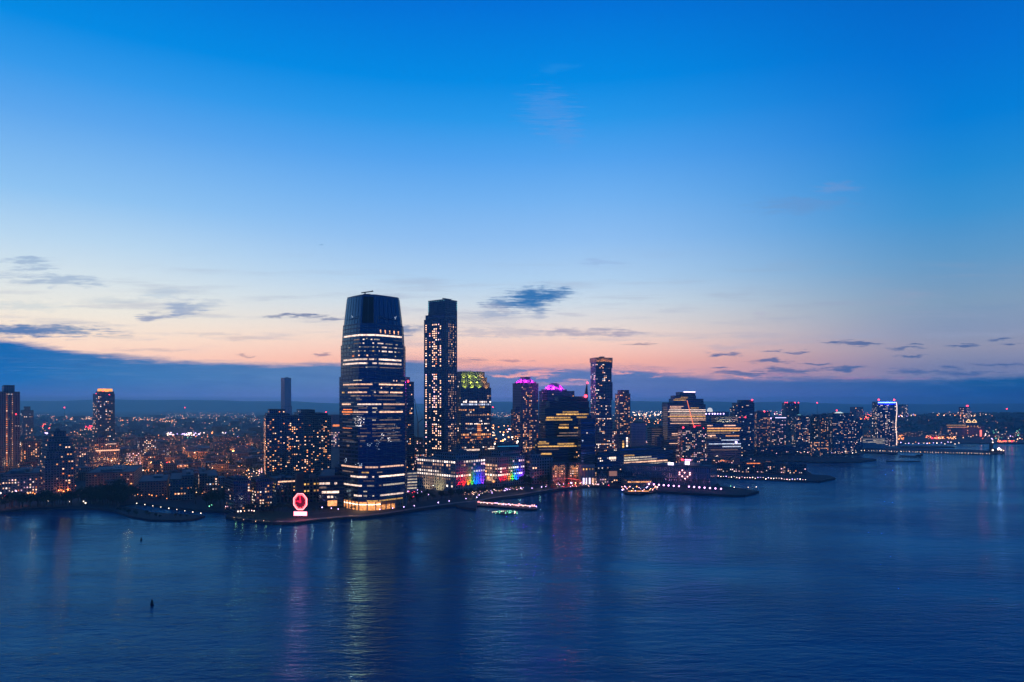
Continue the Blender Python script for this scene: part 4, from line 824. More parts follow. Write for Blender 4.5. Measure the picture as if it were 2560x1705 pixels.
# hotel base with regular lit rooms, colonnade, red tent
HOT=facade((.26,.17,.13),bay=3.6,fh=3.4,wr=.45,hr=.5)
b=building('hotel_block','brown hotel base with a regular grid of lit windows left of its recessed strip','building',1378,1381,1414,D(1211),1158,HOT,win=[dict(p=.93,pal='warm',fh=3.4,bay=3.2,ww=.5,hh=.42,y1=1194,y0=1164,colv=.05,faces='R'),dict(p=.6,pal='white',fh=3.4,bay=5,ww=.7,y1=1160)],th=math.radians(14),minlen=12,plant=0)
for q in (.25,.75): light('SPOT','amber_floodlight',(b.LR*q,-5,b.zt+1),9000,(1,.55,.25),b.root,.5,(b.LR*q,1,4),1.5)
b=building('hotel_block','brown hotel base with a regular grid of lit windows beside the tall colonnade','building',1420,1423,1452,D(1210),1158,HOT,win=[dict(p=.93,pal='warm',fh=3.4,bay=3.2,ww=.5,hh=.42,y1=1194,y0=1164,colv=.05,faces='R'),dict(p=.6,pal='white',fh=3.4,bay=5,ww=.7,y1=1160)],th=math.radians(14),minlen=12,plant=0)
for q in (.25,.75): light('SPOT','amber_floodlight',(b.LR*q,-5,b.zt+1),9000,(1,.55,.25),b.root,.5,(b.LR*q,1,4),1.5)
b=building('colonnade','pale columned entrance block with glaring violet white doors','building',1450,1453,1487,D(1213),1162,plain('pale stone',(.40,.36,.34),.8),bands=[dict(y=1203,fc='R',s0=.1,s1=.42,mat=glow('door white',(.85,.72,1),1.8,.1),h=9),dict(y=1203,fc='R',s0=.5,s1=.68,mat=glow('door white',(.85,.72,1),1.8,.1),h=9),dict(y=1203,fc='R',s0=.75,s1=.95,mat='warm',h=8)],th=math.radians(16),minlen=10,plant=0)
g=MB()
for i in range(5): q=b.LR*(.05+.225*i); g.box(q-.7,q+.7,-1.6,-.2,0,b.zt-5)
g.box(-.3,b.LR+.3,-1.9,-.1,b.zt-5,b.zt-3.6); g.obj('column',CONC,b.root)
rw=[(q,b.zt-6.5) for q in (b.LR*.17,b.LR*.39,b.LR*.62,b.LR*.84)]
for q,z in rw: put('lit_window',WINMESH['yellow'],b.root,(q,-.1,z),0,(1.6,.3,2.4))
# red lit tent
tp=gp(1405,1216,GZ); root3=empty('canopy_tent',(tp.x,tp.y,GZ),math.radians(14),'swooping tent roof glowing red over a dark arch by the shore walk','tent')
TENT=plain('tent cloth',(.62,.42,.36),.7,noise=.1); g=MB(); n=14; L=46.
for i in range(n):
    t0,t1=i/n,(i+1)/n
    def arc(t,d): return (-14+L*t, d, 2.2+ (11.5*math.sin(PI*min(1,.16+t*.62))**.8)*(1-.35*t) - (0 if d<6 else 1.6))
    g.face([arc(t0,0),arc(t1,0),arc(t1,12),arc(t0,12)]); g.face([(p[0],p[1],p[2]-.3) for p in (arc(t0,12),arc(t1,12),arc(t1,0),arc(t0,0))])
    g.face([(arc(t0,0)[0],0,arc(t0,0)[2]-.3),(arc(t1,0)[0],0,arc(t1,0)[2]-.3),arc(t1,0),arc(t0,0)])
g.obj('roof',TENT,root3)
g=MB()
for i in range(12):
    a0,a1=PI*i/12,PI*(i+1)/12
    g.face([(-9-10*math.cos(a0),-3,7.8*math.sin(a0)),(-9-10*math.cos(a1),-3,7.8*math.sin(a1)),(-9-8.4*math.cos(a1),6,6.4*math.sin(a1)),(-9-8.4*math.cos(a0),6,6.4*math.sin(a0))])
    g.face([(-9-10*math.cos(a1),-3.3,7.9*math.sin(a1)),(-9-10*math.cos(a0),-3.3,7.9*math.sin(a0)),(-9-9.4*math.cos(a0),-3.3,7.3*math.sin(a0)),(-9-9.4*math.cos(a1),-3.3,7.3*math.sin(a1))])
g.obj('arch',BLACK,root3)
for i in range(6): g=MB(); g.rod((-12+8*i,0,0),(-12+8*i,0,8),.25,6); g.obj('pole',METAL,root3)
for (x,y,z,e) in ((-10,-1,3,1000),(2,3,4,1700),(13,3,4.2,2000),(24,3,4,1500)): light('POINT','red_lamp',(x,y,z),e,(1,.07,.03),root3,.4)
light('SPOT','red_floodlight',(10,-14,1.5),26000,(1,.16,.08),root3,.5,(10,4,11),1.9)
for (x,z,k,r) in ((14,4.6,'violet',1.2),(13,5.,'violet',1.0),(20,4.4,'warm',.9),(-8,3,'warm',.7),(27,4,'warm',.8)):
    g=MB(); g.ball((0,0,0),r*.75); g.obj('lantern',LAMP[k],root3,(x,-.6,z))
# ------------------------------------------------------------------ tall stacked tower and neighbours
STK=facade((.15,.17,.20),(.012,.02,.035),bay=3.2,fh=3.05,wr=.8,hr=.62,rough=.45)
b=building('stacked_tower','tall tower of offset stacked cubes with an amber lit crown box','tower',1481,1490,1529,1400,905,STK,win=[dict(p=.20,pal='mix',fh=3.1,bay=3.2,ww=.7,hh=.5,row=.02)],th=math.radians(16),plant=0,minlen=28,cap=100)
for (a,c,y0_,y1_,dx) in ((.0,1,905,920,1.2),(0,1,955,1000,1.6),(0,1,1048,1095,1.4)):
    g=MB(); z1=hz(y0_,b.Y)-b.base; z0=hz(y1_,b.Y)-b.base; g.box(b.LR*.55,b.LR+dx,-1.2,b.LL*.8,z0,z1); g.box(-dx*.6,b.LR*.3,-.9,b.LL*.7,z0-9,z0-2); g.obj('offset_cube',STK,b.root)
g=MB(); z0=hz(905,b.Y)-b.base; z1=hz(893.5,b.Y)-b.base; g.box(-1.4,b.LR+1.6,-1.4,b.LL+1,z0,z1); g.obj('crown',facade((.34,.25,.18),(.10,.06,.03),bay=1.4,fh=9,wr=.5,hr=.9),b.root)
for i in range(5): q=b.LR*(i+.5)/5; light('SPOT','crown_floodlight',(q,-5,z0-1.),2400*(1.8 if i==2 else 1),(1,.45,.16),b.root,.4,(q,0,z1),1.8)
for i in range(2): q=b.LL*(i+.5)/2; light('SPOT','crown_floodlight',(-5,q,z0-1.),2000,(1,.45,.16),b.root,.4,(0,q,z1),1.8)
g=MB(); g.box(b.LR*.4,b.LR*.65,b.LL*.3,b.LL*.6,z1,z1+2.6); g.obj('plant_room',PLANT,b.root)
building('apartment_tower','slim dark tower with a narrower top right of the tall stacked tower','tower',1541,1548,1576,1480,985,BROWN,tiers=[(.18,.92,.1,.9,976)],win=[dict(p=.34,pal='orange',fh=3.1,bay=3.1,ww=.8)],th=math.radians(14),plant=0,minlen=22,cap=100)
building('apartment_block','low block packed with pink windows between the stacked tower and the slim tower','building',1524,1530,1562,1440,1076,BROWN,win=[dict(p=.55,pal='pinkw',fh=3.3,bay=3.3)],th=math.radians(14),plant=0,minlen=18)
b=building('stair_block','dark block with two glaring white vertical window columns','building',1550,1553,1572,1330,1088,NAVY,th=math.radians(12),plant=0,minlen=12,cap=50)
for px in (1558,1567.5):
    for i in range(4): put('lit_stair_window',WINMESH['white' if px>1560 else 'yellow'],b.root,(on_face(b,'R',px),-.1,hz((1096 if px>1560 else 1104)+6.2*i,b.Y)-b.base),0,(3.2,.3,3.6))
building('grid_office','unlit pale mauve office with a fine window grid right of the slim tower','building',1574,1578,1615,1520,1058,facade((.40,.32,.34),(.16,.14,.17),bay=3.0,fh=3.4,wr=.5,hr=.5),th=math.radians(12),plant=1,minlen=20)
building('striped_office','pale grey office with dim striped floors left of the diagonal light office','building',1624,1628,1664,1530,1069,RIBBON,bands=[dict(y=1073+5.4*i,fc='R',s0=.05,s1=.95,mat='dim',h=1.5) for i in range(8)],th=math.radians(12),plant=1,minlen=20)
building('dark_office','small dark stepped block in front of the pale striped office','building',1640,1643,1660,1370,1092,NAVY,th=math.radians(12),plant=1,minlen=12)
# ------------------------------------------------------------------ office with the diagonal light
b=building('office_tower','stepped office tower with bright ribbon floors and a slanting orange light line','tower',1664,1670,1764,1500,1012,RIBBON,tiers=[(.0,.98,.15,.95,1007),(.18,.98,.2,.95,998),(.22,.80,.3,.9,990),(.36,.78,.3,.9,981)],th=math.radians(10),plant=0,minlen=34)
x0,x1,y0,y1,z0,z1=b.boxes[0]
rows=[(1016,.05,.42,'warm'),(1020,.05,.35,'warm'),(1020,.6,.82,'yellow'),(1024.7,.03,1,'white'),(1029,.0,1,'white'),(1033.2,.05,1,'pale'),(1037.7,.05,1,'warm'),(1041.6,.0,1,'yellow'),(1046,.06,1,'warm'),(1050.2,.06,1,'warm'),(1054.5,.1,.8,'dim'),(1058.7,.06,1,'warm'),(1063,.3,.55,'dim'),(1067.4,.36,.6,'yellow'),(1084,.1,.3,'warm'),(1088,.1,.32,'warm'),(1092.5,.0,.3,'dim'),(1097,.05,.35,'dim'),(1108.8,.03,.42,'warm')]
for (y,s0,s1,m) in rows: strip(b,y=y,fc='R',s0=s0,s1=s1,h=1.35,mat=m)
for y in range(1018,1100,5): strip(b,y=y,fc='L',s0=.1,s1=.8,h=1.6,mat='dim')
strip(b,y=1000.2,fc='R',s0=.0,s1=.42,h=1.6,mat='yellow',tier=2); strip(b,y=996.6,fc='R',s0=.02,s1=.6,h=1.6,mat='yellow',tier=3); strip(b,y=993,fc='R',s0=.3,s1=.62,h=1.3,mat='yellow',tier=3)
LINE=glow('line orange',(1,.22,.10),1.5,.05)
yy=lambda px,py,d=0: Vector((on_face(b,'R',px),-1.2+d,hz(py,b.Y)-b.base))
g=MB(); g.rod(yy(1717,1001),yy(1733.5,1065),.6,5); g.obj('light_line',LINE,b.root)
g=MB(); g.rod(yy(1734,1064.5),yy(1753,1064),.7,5); g.obj('light_line',glow('line red',(1,.02,.05),1.2,.05),b.root)
x0,x1,y0,y1,z0,z1=b.boxes[4]; g=MB(); g.box(x0+(x1-x0)*.25,x1,y0-.3,y0+.3,z1+.4,z1+2.2); g.obj('roof_sign_light',glow('roof strip pink',(1,.75,.85),3,.05),b.root)
b=building('apartment_block','red lamped apartment block full of warm windows in front of the diagonal light office','building',1700,1706,1766,1330,1072,BRICK,tiers=[(.1,.5,.1,.9,1068)],win=[dict(p=.45,pal='pinkw',fh=3.1,bay=3.2)],th=math.radians(12),plant=0,minlen=20); beacon(b,1708,1069,1.5); beacon(b,1738,1067,1.2); beacon(b,1763,1071,1.)
building('apartment_block','small low block with pink windows left of the red lamped apartments','building',1690,1696,1712,1345,1120,BROWN,win=[dict(p=.5,pal='pinkw')],th=math.radians(12),plant=0,minlen=10)
b=building('office_tower','broad office with a softly lit metal crown and amber then white ribbon floors','tower',1760,1768,1852,1430,1058,RIBBON,tiers=[(.30,.95,.1,.9,1042)],th=math.radians(10),plant=0,minlen=30,
 bands=[dict(y=1064,fc='R',s0=.0,s1=.16,mat='warm',h=2),dict(y=1064,fc='R',s0=.5,s1=.85,mat='warm',h=2),dict(y=1071,fc='R',s0=0,s1=1,mat='amber',h=2.3),dict(y=1077,fc='R',s0=0,s1=.95,mat='yellow',h=2.5),dict(y=1083,fc='R',s0=0,s1=.7,mat='dim',h=2),dict(y=1089,fc='R',s0=.02,s1=.25,mat='warm',h=2.5),dict(y=1090,fc='R',s0=.55,s1=.95,mat='amber',h=2.3),dict(y=1094.5,fc='R',s0=0,s1=.3,mat='dim',h=2),dict(y=1100.5,fc='R',s0=.42,s1=.95,mat='cool',h=1.9),dict(y=1110,fc='R',s0=.05,s1=1,mat='cool',h=1.6),dict(y=1117,fc='R',s0=.45,s1=1,mat='cool',h=2),dict(y=1125,fc='R',s0=.1,s1=.9,mat='dim',h=1.6)],win=[dict(p=.05,pal='cool',fh=3.9,bay=4,y1=1120)])
x0,x1,y0,y1,z0,z1=b.boxes[1]
for i in range(5): q=x0+(x1-x0)*(i+.5)/5; light('SPOT','crown_floodlight',(q,-2.5,z0+.3),5000,(1,.85,.5) if i<3 else (1,.6,.4),b.root,.4,(q,y0+2,z1),2.0)
g=MB(); g.ball((0,0,0),2.2); g.obj('lamp',LAMP['violet'],b.root,(on_face(b,'R',1840),-1,hz(1106,b.Y)-b.base))
b=building('apartment_tower','black stepped tower with red roof lamp right of the metal crowned office','tower',1832,1838,1886,1620,1020,NAVY,tiers=[(.12,1,.0,1,1008),(.36,.98,.1,.9,1001)],win=[dict(p=.13,pal='mix',fh=3.3,bay=3.4)],th=math.radians(10),plant=0,minlen=26); beacon(b,1883,1000,1.8); beacon(b,1864,1043,1.8); beacon(b,1850,1043,1.2)
# long purple lamped hall and white dome behind
b=building('station_hall','low dark hall with a line of violet lamps and a small white dome','building',1758,1766,1822,2350,1030,NAVY,th=math.radians(6),plant=0,minlen=30)
for i,px in enumerate((1765,1773,1781,1787,1794,1801,1809)): g=MB(); g.ball((0,0,0),2.2); g.obj('lamp',LAMP['violet'],b.root,(on_face(b,'R',px),-1.,hz(1034.5,b.Y)-b.base))
g=MB(); g.ball((0,0,0),9,0,14,8,1.15); g.obj('dome',glow('dome white',(1,.97,.9),.75,.05),b.root,(on_face(b,'R',1777),8,hz(1027,b.Y)-b.base))
# ------------------------------------------------------------------ blue glass mid-rise offices with slanting lit floors
BG=facade((.07,.10,.13),(.02,.045,.07),bay=30,fh=3.9,wr=.98,hr=.6,rough=.3)
building('glass_office','blue glass office stepping back with lit white rooms right of the colonnade','building',1484,1492,1560,D(1192),1140,BG,tiers=[(.1,.9,.2,1,1132)],win=[dict(p=.22,pal='white',fh=3.9,bay=3.6,ww=.7)],bands=[dict(y=1147,fc='R',s0=.45,s1=.7,mat='white',h=4)],th=math.radians(28))
b=building('glass_office','long blue glass office whose lit floors slant up to the right','building',1536,1546,1682,D(1188),1132,BG,tiers=[(.05,.8,.3,1,1122)],th=math.radians(34),maxlen=170,bands=[dict(y=y,fc='R',s0=s0,s1=s1,mat=m,h=2.2,breaks=.2) for (y,s0,s1,m) in ((1140,.02,.3,'yellow'),(1146,.1,.6,'pale'),(1152,.1,.7,'pale'),(1158,.0,.9,'warm'),(1164,.05,.95,'pale'),(1170,.05,.95,'yellow'),(1176,0,.6,'pale'))])
building('glass_office','low blue roofed office row behind the slanting lit floors','building',1560,1570,1700,1390,1120,BG,win=[dict(p=.08,pal='cool',fh=3.9,bay=4)],th=math.radians(12),maxlen=120,plant=3)
building('waterfront_pavilion','low pale pavilion on the quay right of the columned entrance','building',1486,1492,1523,D(1214),1192,TAN,tiers=[(.2,.7,.2,.9,1187)],win=[dict(p=.45,pal='pinkw',fh=3.4,bay=3.4)],th=math.radians(10),plant=1)
b=building('billboard_block','dark quay block carrying a dim pink lit billboard','building',1517,1522,1562,D(1212)+12,1186,BROWN,tiers=[(.0,.55,.1,.9,1178)],win=[dict(p=.12,pal='orange',fh=3.4,bay=3.4)],th=math.radians(8),plant=1)
g=MB(); g.box(b.LR*.02,b.LR*.5,-.5,-.1,hz(1190,b.Y)-b.base,hz(1178,b.Y)-b.base); g.obj('billboard',glow('billboard pink',(1,.45,.32),.32,.1),b.root)
building('quay_shed','plain dark shed between the billboard block and the pier warehouse','building',1546,1552,1584,1090,1178,NAVY,win=[dict(p=.1,pal='cool',fh=3.6,bay=4)],th=math.radians(8),plant=2)
# ------------------------------------------------------------------ pier hall with the light ring
b=building('pier_hall','long mauve pier warehouse with a ring of pink lamps on its wall','building',1556,1776,1792,1016,1172,facade((.25,.20,.23),(.10,.09,.12),bay=2.6,fh=9,wr=.4,hr=.8),tiers=[(0,1,0.02,.62,1168)],th=math.radians(62),maxlen=170,plant=2,minlen=18)
b.root.rotation_euler=(0,0,b.th)
for (px,py) in ((1706,1175),(1699,1180),(1699,1185),(1706,1190),(1713,1196),(1719,1191),(1725,1186),(1725,1181.5),(1712,1181)):
    g=MB(); g.ball((0,0,0),.85); g.obj('ring_lamp',LAMP['pink'],b.root,(-.9,on_face(b,'L',px),hz(py,b.Y+ (1776-px)*.32)-b.base))
g=MB(); zz=b.zt*.34; g.box(-3.2,.0,0,b.LL,zz,zz+.5); g.obj('canopy',METAL,b.root)
SGN=glow('sign white violet',(.86,.7,1),5,.05)
for (px,py,w,h) in ((1677,1159,8,3.2),(1718,1157,6,5)):
    s=on_face(b,'L',px); Yd=b.Y+(1776-px)*.3; z=hz(py,Yd)-b.base; g=MB(); g.box(-.3,.3,s-w/2,s+w/2,z-h/2,z+h/2); g.obj('roof_sign',SGN,b.root); g=MB(); g.rod((0,s,b.zt*.9),(0,s,z-h/2),.3,5); g.obj('sign_post',METAL,b.root)
s=on_face(b,'L',1712); z=hz(1149,b.Y+20)-b.base; g=MB(); g.box(-.3,.3,s-9,s,z-.8,z+.8); g.obj('roof_sign',glow('sign pink',(1,.3,.7),4,.05),b.root); g=MB(); g.box(-.3,.3,s+2,s+5,z-.9,z+.9); g.obj('roof_sign',LAMP['red'],b.root); g=MB(); g.rod((0,s-3,b.zt*.9),(0,s-3,z-.8),.3,5); g.rod((0,s+3,b.zt*.9),(0,s+3,z-.8),.3,5); g.obj('sign_post',METAL,b.root)
building('pier_shed','low lit shed at the landward end of the pier warehouse','building',1555,1566,1632,D(1216),1200,TAN,bands=[dict(y=1205,fc='R',s0=.05,s1=.95,mat='amber',h=1.8,breaks=.25)],th=math.radians(4),plant=1,minlen=12)
# ------------------------------------------------------------------ pier housing at right
PH=facade((.16,.12,.11),bay=3.2,fh=3.0,wr=.5,hr=.5)
for i,(xl,xc,xr,yt,Y,txt) in enumerate(((1786,1792,1852,1163,1235,'landward block of the pier housing row with lit balconies'),(1850,1854,1906,1160,1225,'second block of the pier housing row, with a red lit roof edge'),(1904,1908,1962,1160,1215,'third block of the pier housing row, dark with amber windows'),(1960,1963,2016,1162,1208,'outermost block of the pier housing row facing open water'))):
    b=building('pier_housing',txt,'building',xl,xc,xr,Y,yt,PH,tiers=[(.1,.6,.2,.8,yt-4)] if i!=3 else [],win=[dict(p=.26,pal='pinkw',fh=3.0,bay=3.2,y1=1187)],th=math.radians(3),group='pier housing blocks',minlen=16,plant=1)
    if i==1: strip(b,y=1158.6,fc='R',s0=.25,s1=.9,h=1.4,mat='orange')
    if i==2: strip(b,y=1155,fc='R',s0=.1,s1=.6,h=1.,mat='amber',off=-.2,tier=1)
# ------------------------------------------------------------------ newport cluster
NC=[(1886,1892,1926,1690,1030,'brown tower with red roof lamp at the left end of the right tower cluster',BROWN,'orange',.40),(1924,1929,1966,1720,1046,'brown tower with a violet lit roof rail in the right tower cluster',BROWN,'pinkw',.36),(1960,1964,1998,2250,1008,'unlit black tower with red roof corners behind the right cluster',NAVY,'mix',.05),(1986,1990,2026,1740,1041,'teal domed tower in the right tower cluster',GREEN,'mix',.36),(2024,2028,2052,1760,1040,'narrow dark tower between the teal dome and the white crowned tower',GREEN,'mix',.30),(2048,2052,2082,1750,1037,'brown slab with a blank mauve stripe in the right cluster',PURP,'orange',.28),(2078,2082,2134,1700,1034,'dark tower with a low white lit crown at the right end of the cluster',GREEN,'mix',.40),(2130,2134,2152,1800,1050,'thin tower with white windows at the very right of the cluster',GREEN,'white',.3)]
for (xl,xc,xr,Y,yt,txt,mt,pal,p) in NC:
    b=building('apartment_tower',txt,'tower',xl,xc,xr,Y,yt,mt,win=[dict(p=p*.85,pal=pal,fh=3.3,bay=3.4,ww=.6,hh=.46)],th=math.radians(6),plant=1,minlen=24,cap=85)
    if yt==1008:
        for px in (1961,1968,1988,1997): beacon(b,px,1006.5,1.6)
    if yt==1046: strip(b,z=b.zt+1.6,fc='R',s0=.25,s1=.98,h=1.2,mat=glow('rail violet',(.7,.6,1),3,.1),off=.3); beacon(b,1926,1046,2,'violet')
    if yt==1041: g=MB(); g.ball((b.LR*.35,b.LL*.4,b.zt+1),5.5,0,12,8,.8); g.obj('dome',glow('dome teal',(.35,.85,.75),.35,.05),b.root)
    if yt==1034: g=MB(); g.prism([(b.LR*.15,3),(b.LR*.6,3),(b.LR*.6,14),(b.LR*.15,14)],b.zt,b.zt+4,0,0,[(b.LR*.3,6),(b.LR*.45,6),(b.LR*.45,10),(b.LR*.3,10)]); g.obj('crown',glow('crown white',(.8,1,.9),.9,.05),b.root); beacon(b,2092,1026,1.6)
    if yt==1030: beacon(b,1911,1029,1.6)
building('low_shed','dark shed with violet roof lamps on the shore below the right cluster','building',1884,1892,1990,1640,1118,NAVY,win=[dict(p=.05,pal='pinkw')],th=math.radians(4),plant=2,maxlen=120)
building('low_terrace','low orange lit terrace at the foot of the teal domed tower','building',2026,2030,2076,1620,1104,TAN,win=[dict(p=.5,pal='orange',fh=3.2,bay=3.4)],th=math.radians(4),plant=1)
# blue topped hotel
b=building('hotel_tower','tower edged in electric blue with a wavy white light strip down its corner','tower',2190,2195,2243,D(1116),1005,NAVY,win=[dict(p=.28,pal='white',fh=3.4,bay=3.6,ww=.7)],th=math.radians(8),plant=0,minlen=26)
strip(b,z=b.zt-1.5,fc='R',s0=.0,s1=.92,h=2.6,mat=glow('edge electric',(.12,.25,1),7,.05),off=.4); strip(b,z=b.zt-5.2,fc='R',s0=.0,s1=.9,h=4.,mat=glow('edge deep',(.0,.01,1),.8,.05),off=.25)
beacon(b,2197,999.5,2.2); beacon(b,2238,999.5,2.2)
g=MB(); R=random.Random(3); pts=[]
for i in range(15):
    t=i/14; pts.append(Vector((on_face(b,'R',2240.5+1.6*math.sin(t*9)*.8),-.9,b.zt*(1-t*.98))))
for p,q in zip(pts,pts[1:]): g.rod(p,q,.8,5)
g.obj('light_ribbon',glow('ribbon white',(1,.66,.5),2.2,.05),b.root)
light('POINT','blue_lamp',(b.LR*.5,-6,b.zt+2),30000,(.05,.1,1),b.root,.5)
b=building('car_park','open deck car park with pale lit levels left of the blue edged hotel','building',2150,2154,2214,D(1119)-40,1096,plain('car park slab',(.42,.41,.40),.8),bands=[dict(y=1098+3.6*i,fc='R',s0=.05,s1=.97,mat='pale',h=1.5,breaks=.2) for i in range(4)],th=math.radians(4),plant=0)
building('far_tower','dim tower far left of the blue edged hotel','tower',2138,2142,2158,2700,1018,PURP,win=dict(p=.12,pal='orange',fh=5,bay=6),plant=0,minlen=24)
building('far_tower','hazy tower right behind the blue edged hotel with one white roof lamp','tower',2256,2259,2270,3300,1012,PURP,win=dict(p=.10,pal='white',fh=6,bay=7),plant=0,minlen=24)
b=building('far_apartment_slab','wide dark slab with two red roof lamps on the far right hill','tower',2412,2417,2455,3100,1018,NAVY,win=dict(p=.33,pal='mix',fh=4.2,bay=5),plant=0,minlen=30); beacon(b,2419,1014.5,2.6); beacon(b,2442,1014.5,2.6)
b=building('terminal_hall','terminal hall with two lit triangular gables on the far right shore','building',2350,2356,2462,2620,1066,TAN,th=math.radians(2),maxlen=170,plant=0,bands=[dict(y=1063,fc='R',s0=.1,s1=.62,mat='yellow',h=2.6),dict(y=1068,fc='R',s0=.12,s1=.6,mat='amber',h=2.)],win=[dict(p=.12,pal='orange',fh=5,bay=6)])
GAB=glow('gable outline',(1,.62,.25),2.2,.05)
for px in (2421,2435.5):
    s=on_face(b,'R',px); zz=hz(1055.5,b.Y)-b.base; g=MB()
    for p,q in (((-9,0),(0,10)),((0,10),(9,0)),((-9,0),(9,0))): g.rod((s+p[0],-.8,zz+p[1]),(s+q[0],-.8,zz+q[1]),1.1,5)
    g.obj('gable_light',GAB,b.root); g=MB(); g.prism([(s-9,-.3),(s+9,-.3),(s+9,5),(s-9,5)],b.zt,zz,0,0); g.face([(s-9,-.3,zz),(s+9,-.3,zz),(s,-.3,zz+10)]); g.face([(s-9,5,zz),(s,5,zz+10),(s+9,5,zz)][::-1]); g.face([(s-9,-.3,zz),(s,-.3,zz+10),(s,5,zz+10),(s-9,5,zz)]); g.face([(s,-.3,zz+10),(s+9,-.3,zz),(s+9,5,zz),(s,5,zz+10)]); g.obj('gable',NAVY,b.root)
for px in (2420,2428,2436,2444): put('lit_window',WINMESH['yellow'],b.root,(on_face(b,'R',px),-.4,hz(1066,b.Y)-b.base),0,(4.5,.4,5))
RS=empty('upright_sign',(at(2452,2580),2580,GZ),0,'glaring red upright sign on the far right shore','sign')
g=MB(); g.box(-3,3,-.6,.6,hz(1091,2580)-GZ,hz(1075,2580)-GZ); g.obj('panel',glow('sign red white',(1,.16,.12),2.4,.05),RS)
g=MB(); g.rod((0,0.8,0),(0,.8,hz(1075,2580)-GZ),.5,5); g.obj('post',METAL,RS)
light('POINT','sign_lamp',(0,-5,28),9000,(1,.08,.06),RS,.5)
# ================================================================== the great red clock on the point
cp=gp(751,1296,GZ); root=empty('clock',(cp.x,cp.y,GZ),math.radians(-4),'large red neon octagonal clock above a glaring white pink sign on the lawn point','clock')
cz=hz(1254,cp.y)-GZ; RX,RZ=18.*cp.y/F,21.5*cp.y/F
NEON=glow('neon pink white',(1,.20,.22),4.9,.02); NRED=glow('neon red',(1,.01,.06),1.7,.02); FACE=glow('clock face glow',(1,.02,.10),.09,.02); SIGN=glow('clock sign white',(1,.18,.24),6,.02)
oc=lambda k,i:(RX*k*math.cos(2*PI*(i+.5)/8),RZ*k*math.sin(2*PI*(i+.5)/8)+cz)
g=MB()
for i in range(8):
    a,b=oc(.92,i),oc(.92,i+1); g.face([(0,-.15,cz),(a[0],-.15,a[1]),(b[0],-.15,b[1])]); g.face([(0,.5,cz),(b[0],.5,b[1]),(a[0],.5,a[1])]); g.face([(a[0],-.15,a[1]),(a[0],.5,a[1]),(b[0],.5,b[1]),(b[0],-.15,b[1])])
g.obj('face',[FACE],root)
for k,r in ((1.0,.40),(.84,.16)):
    g=MB()
    for i in range(8): a,b=oc(k,i),oc(k,i+1); g.rod((a[0],-.5,a[1]),(b[0],-.5,b[1]),r,6)
    g.obj('neon_ring',NEON,root)
g=MB()
for i in range(12):
    a=2*PI*i/12; x,z=RX*.72*math.cos(a),cz+RZ*.72*math.sin(a); g.rod((x*.86,-.4,cz+(z-cz)*.86),(x*1.06,-.4,cz+(z-cz)*1.06),.32,4)
g.obj('hour_mark',NRED,root)
for name,(dx,dz),r in (('hour_hand',(RX*-.5,RZ*.06),1.0),('minute_hand',(RX*-.06,RZ*.66),.8)):
    g=MB(); g.rod((-dx*.2,-.55,cz-dz*.2),(dx,-.55,cz+dz),r,5,0,r*.5); g.obj(name,NRED,root)
g=MB(); g.rod((-4,.9,0),(-3,.6,cz-RZ*.2),.28,5); g.rod((4,.9,0),(3,.6,cz-RZ*.2),.28,5); g.rod((-4,.9,0),(3,.6,cz-RZ*.4),.2,5); g.rod((4,.9,0),(-3,.6,cz-RZ*.4),.2,5); g.obj('frame',METAL,root)
sw=16.5*cp.y/F; z0=hz(1289,cp.y)-GZ; z1=hz(1279,cp.y)-GZ
g=MB(); g.box(-sw,sw,-.5,.3,z0,z1); g.obj('sign_panel',SIGN,root); g=MB(); [g.rod((x,.6,0),(x,.6,z1),.25,5) for x in (-5,0,5)]; g.obj('sign_post',METAL,root)
# ================================================================== trees
def leafmat(n,c):
    m,nt,b=new_mat(n); b.inputs['Roughness'].default_value=.75
    oi=nt.nodes.new('ShaderNodeObjectInfo'); nz=nt.nodes.new('ShaderNodeTexNoise'); nz.inputs['Scale'].default_value=.9; tc=nt.nodes.new('ShaderNodeTexCoord'); nt.links.new(tc.outputs['Object'],nz.inputs['Vector'])
    mx=nt.nodes.new('ShaderNodeMix'); mx.data_type='RGBA'; mx.inputs[6].default_value=(*[v*.5 for v in c],1); mx.inputs[7].default_value=(*[v*1.5 for v in c],1); nt.links.new(nz.outputs['Fac'],mx.inputs[0])
    nt.links.new(mx.outputs[2],b.inputs['Base Color']); return m
LEAF=leafmat('leaves',(.035,.055,.02)); BARK=plain('bark',(.07,.05,.04),.9)
def tree_proto(seed):
    R=random.Random(seed); h=R.uniform(9,13); t=MB(); c=MB()
    t.rod((0,0,0),(0,0,h*.45),.34,6,0,.22); limbs=[]
    for i in range(6):
        a=R.uniform(0,6.28); e=Vector((math.cos(a)*h*.24,math.sin(a)*h*.24,h*R.uniform(.6,.85))); t.rod((0,0,h*R.uniform(.3,.45)),e,.16,5,0,.06); limbs.append(e)
    limbs.append(Vector((0,0,h*.88)))
    for e in limbs:
        for k in range(4):
            q=e+Vector((R.gauss(0,1.1),R.gauss(0,1.1),R.gauss(0,.8))); rad=R.uniform(.9,1.7)
            for n in range(16):
                v=Vector((R.gauss(0,1),R.gauss(0,1),R.gauss(0,.8))); v=v.normalized()*rad*R.random()**.4; p=q+v
                s=R.uniform(.28,.6); a=Vector((R.gauss(0,1),R.gauss(0,1),R.gauss(0,1))).normalized(); b_=a.cross(Vector((R.gauss(0,1),R.gauss(0,1),R.gauss(0,1)))).normalized()
                c.face([p-a*s,p+b_*s*.6,p+a*s,p-b_*s*.6])
    return t.mesh('trunk',[BARK]),c.mesh('crown',[LEAF])
PROT=[tree_proto(s) for s in (1,2,3,4)]
TR=random.Random(60)
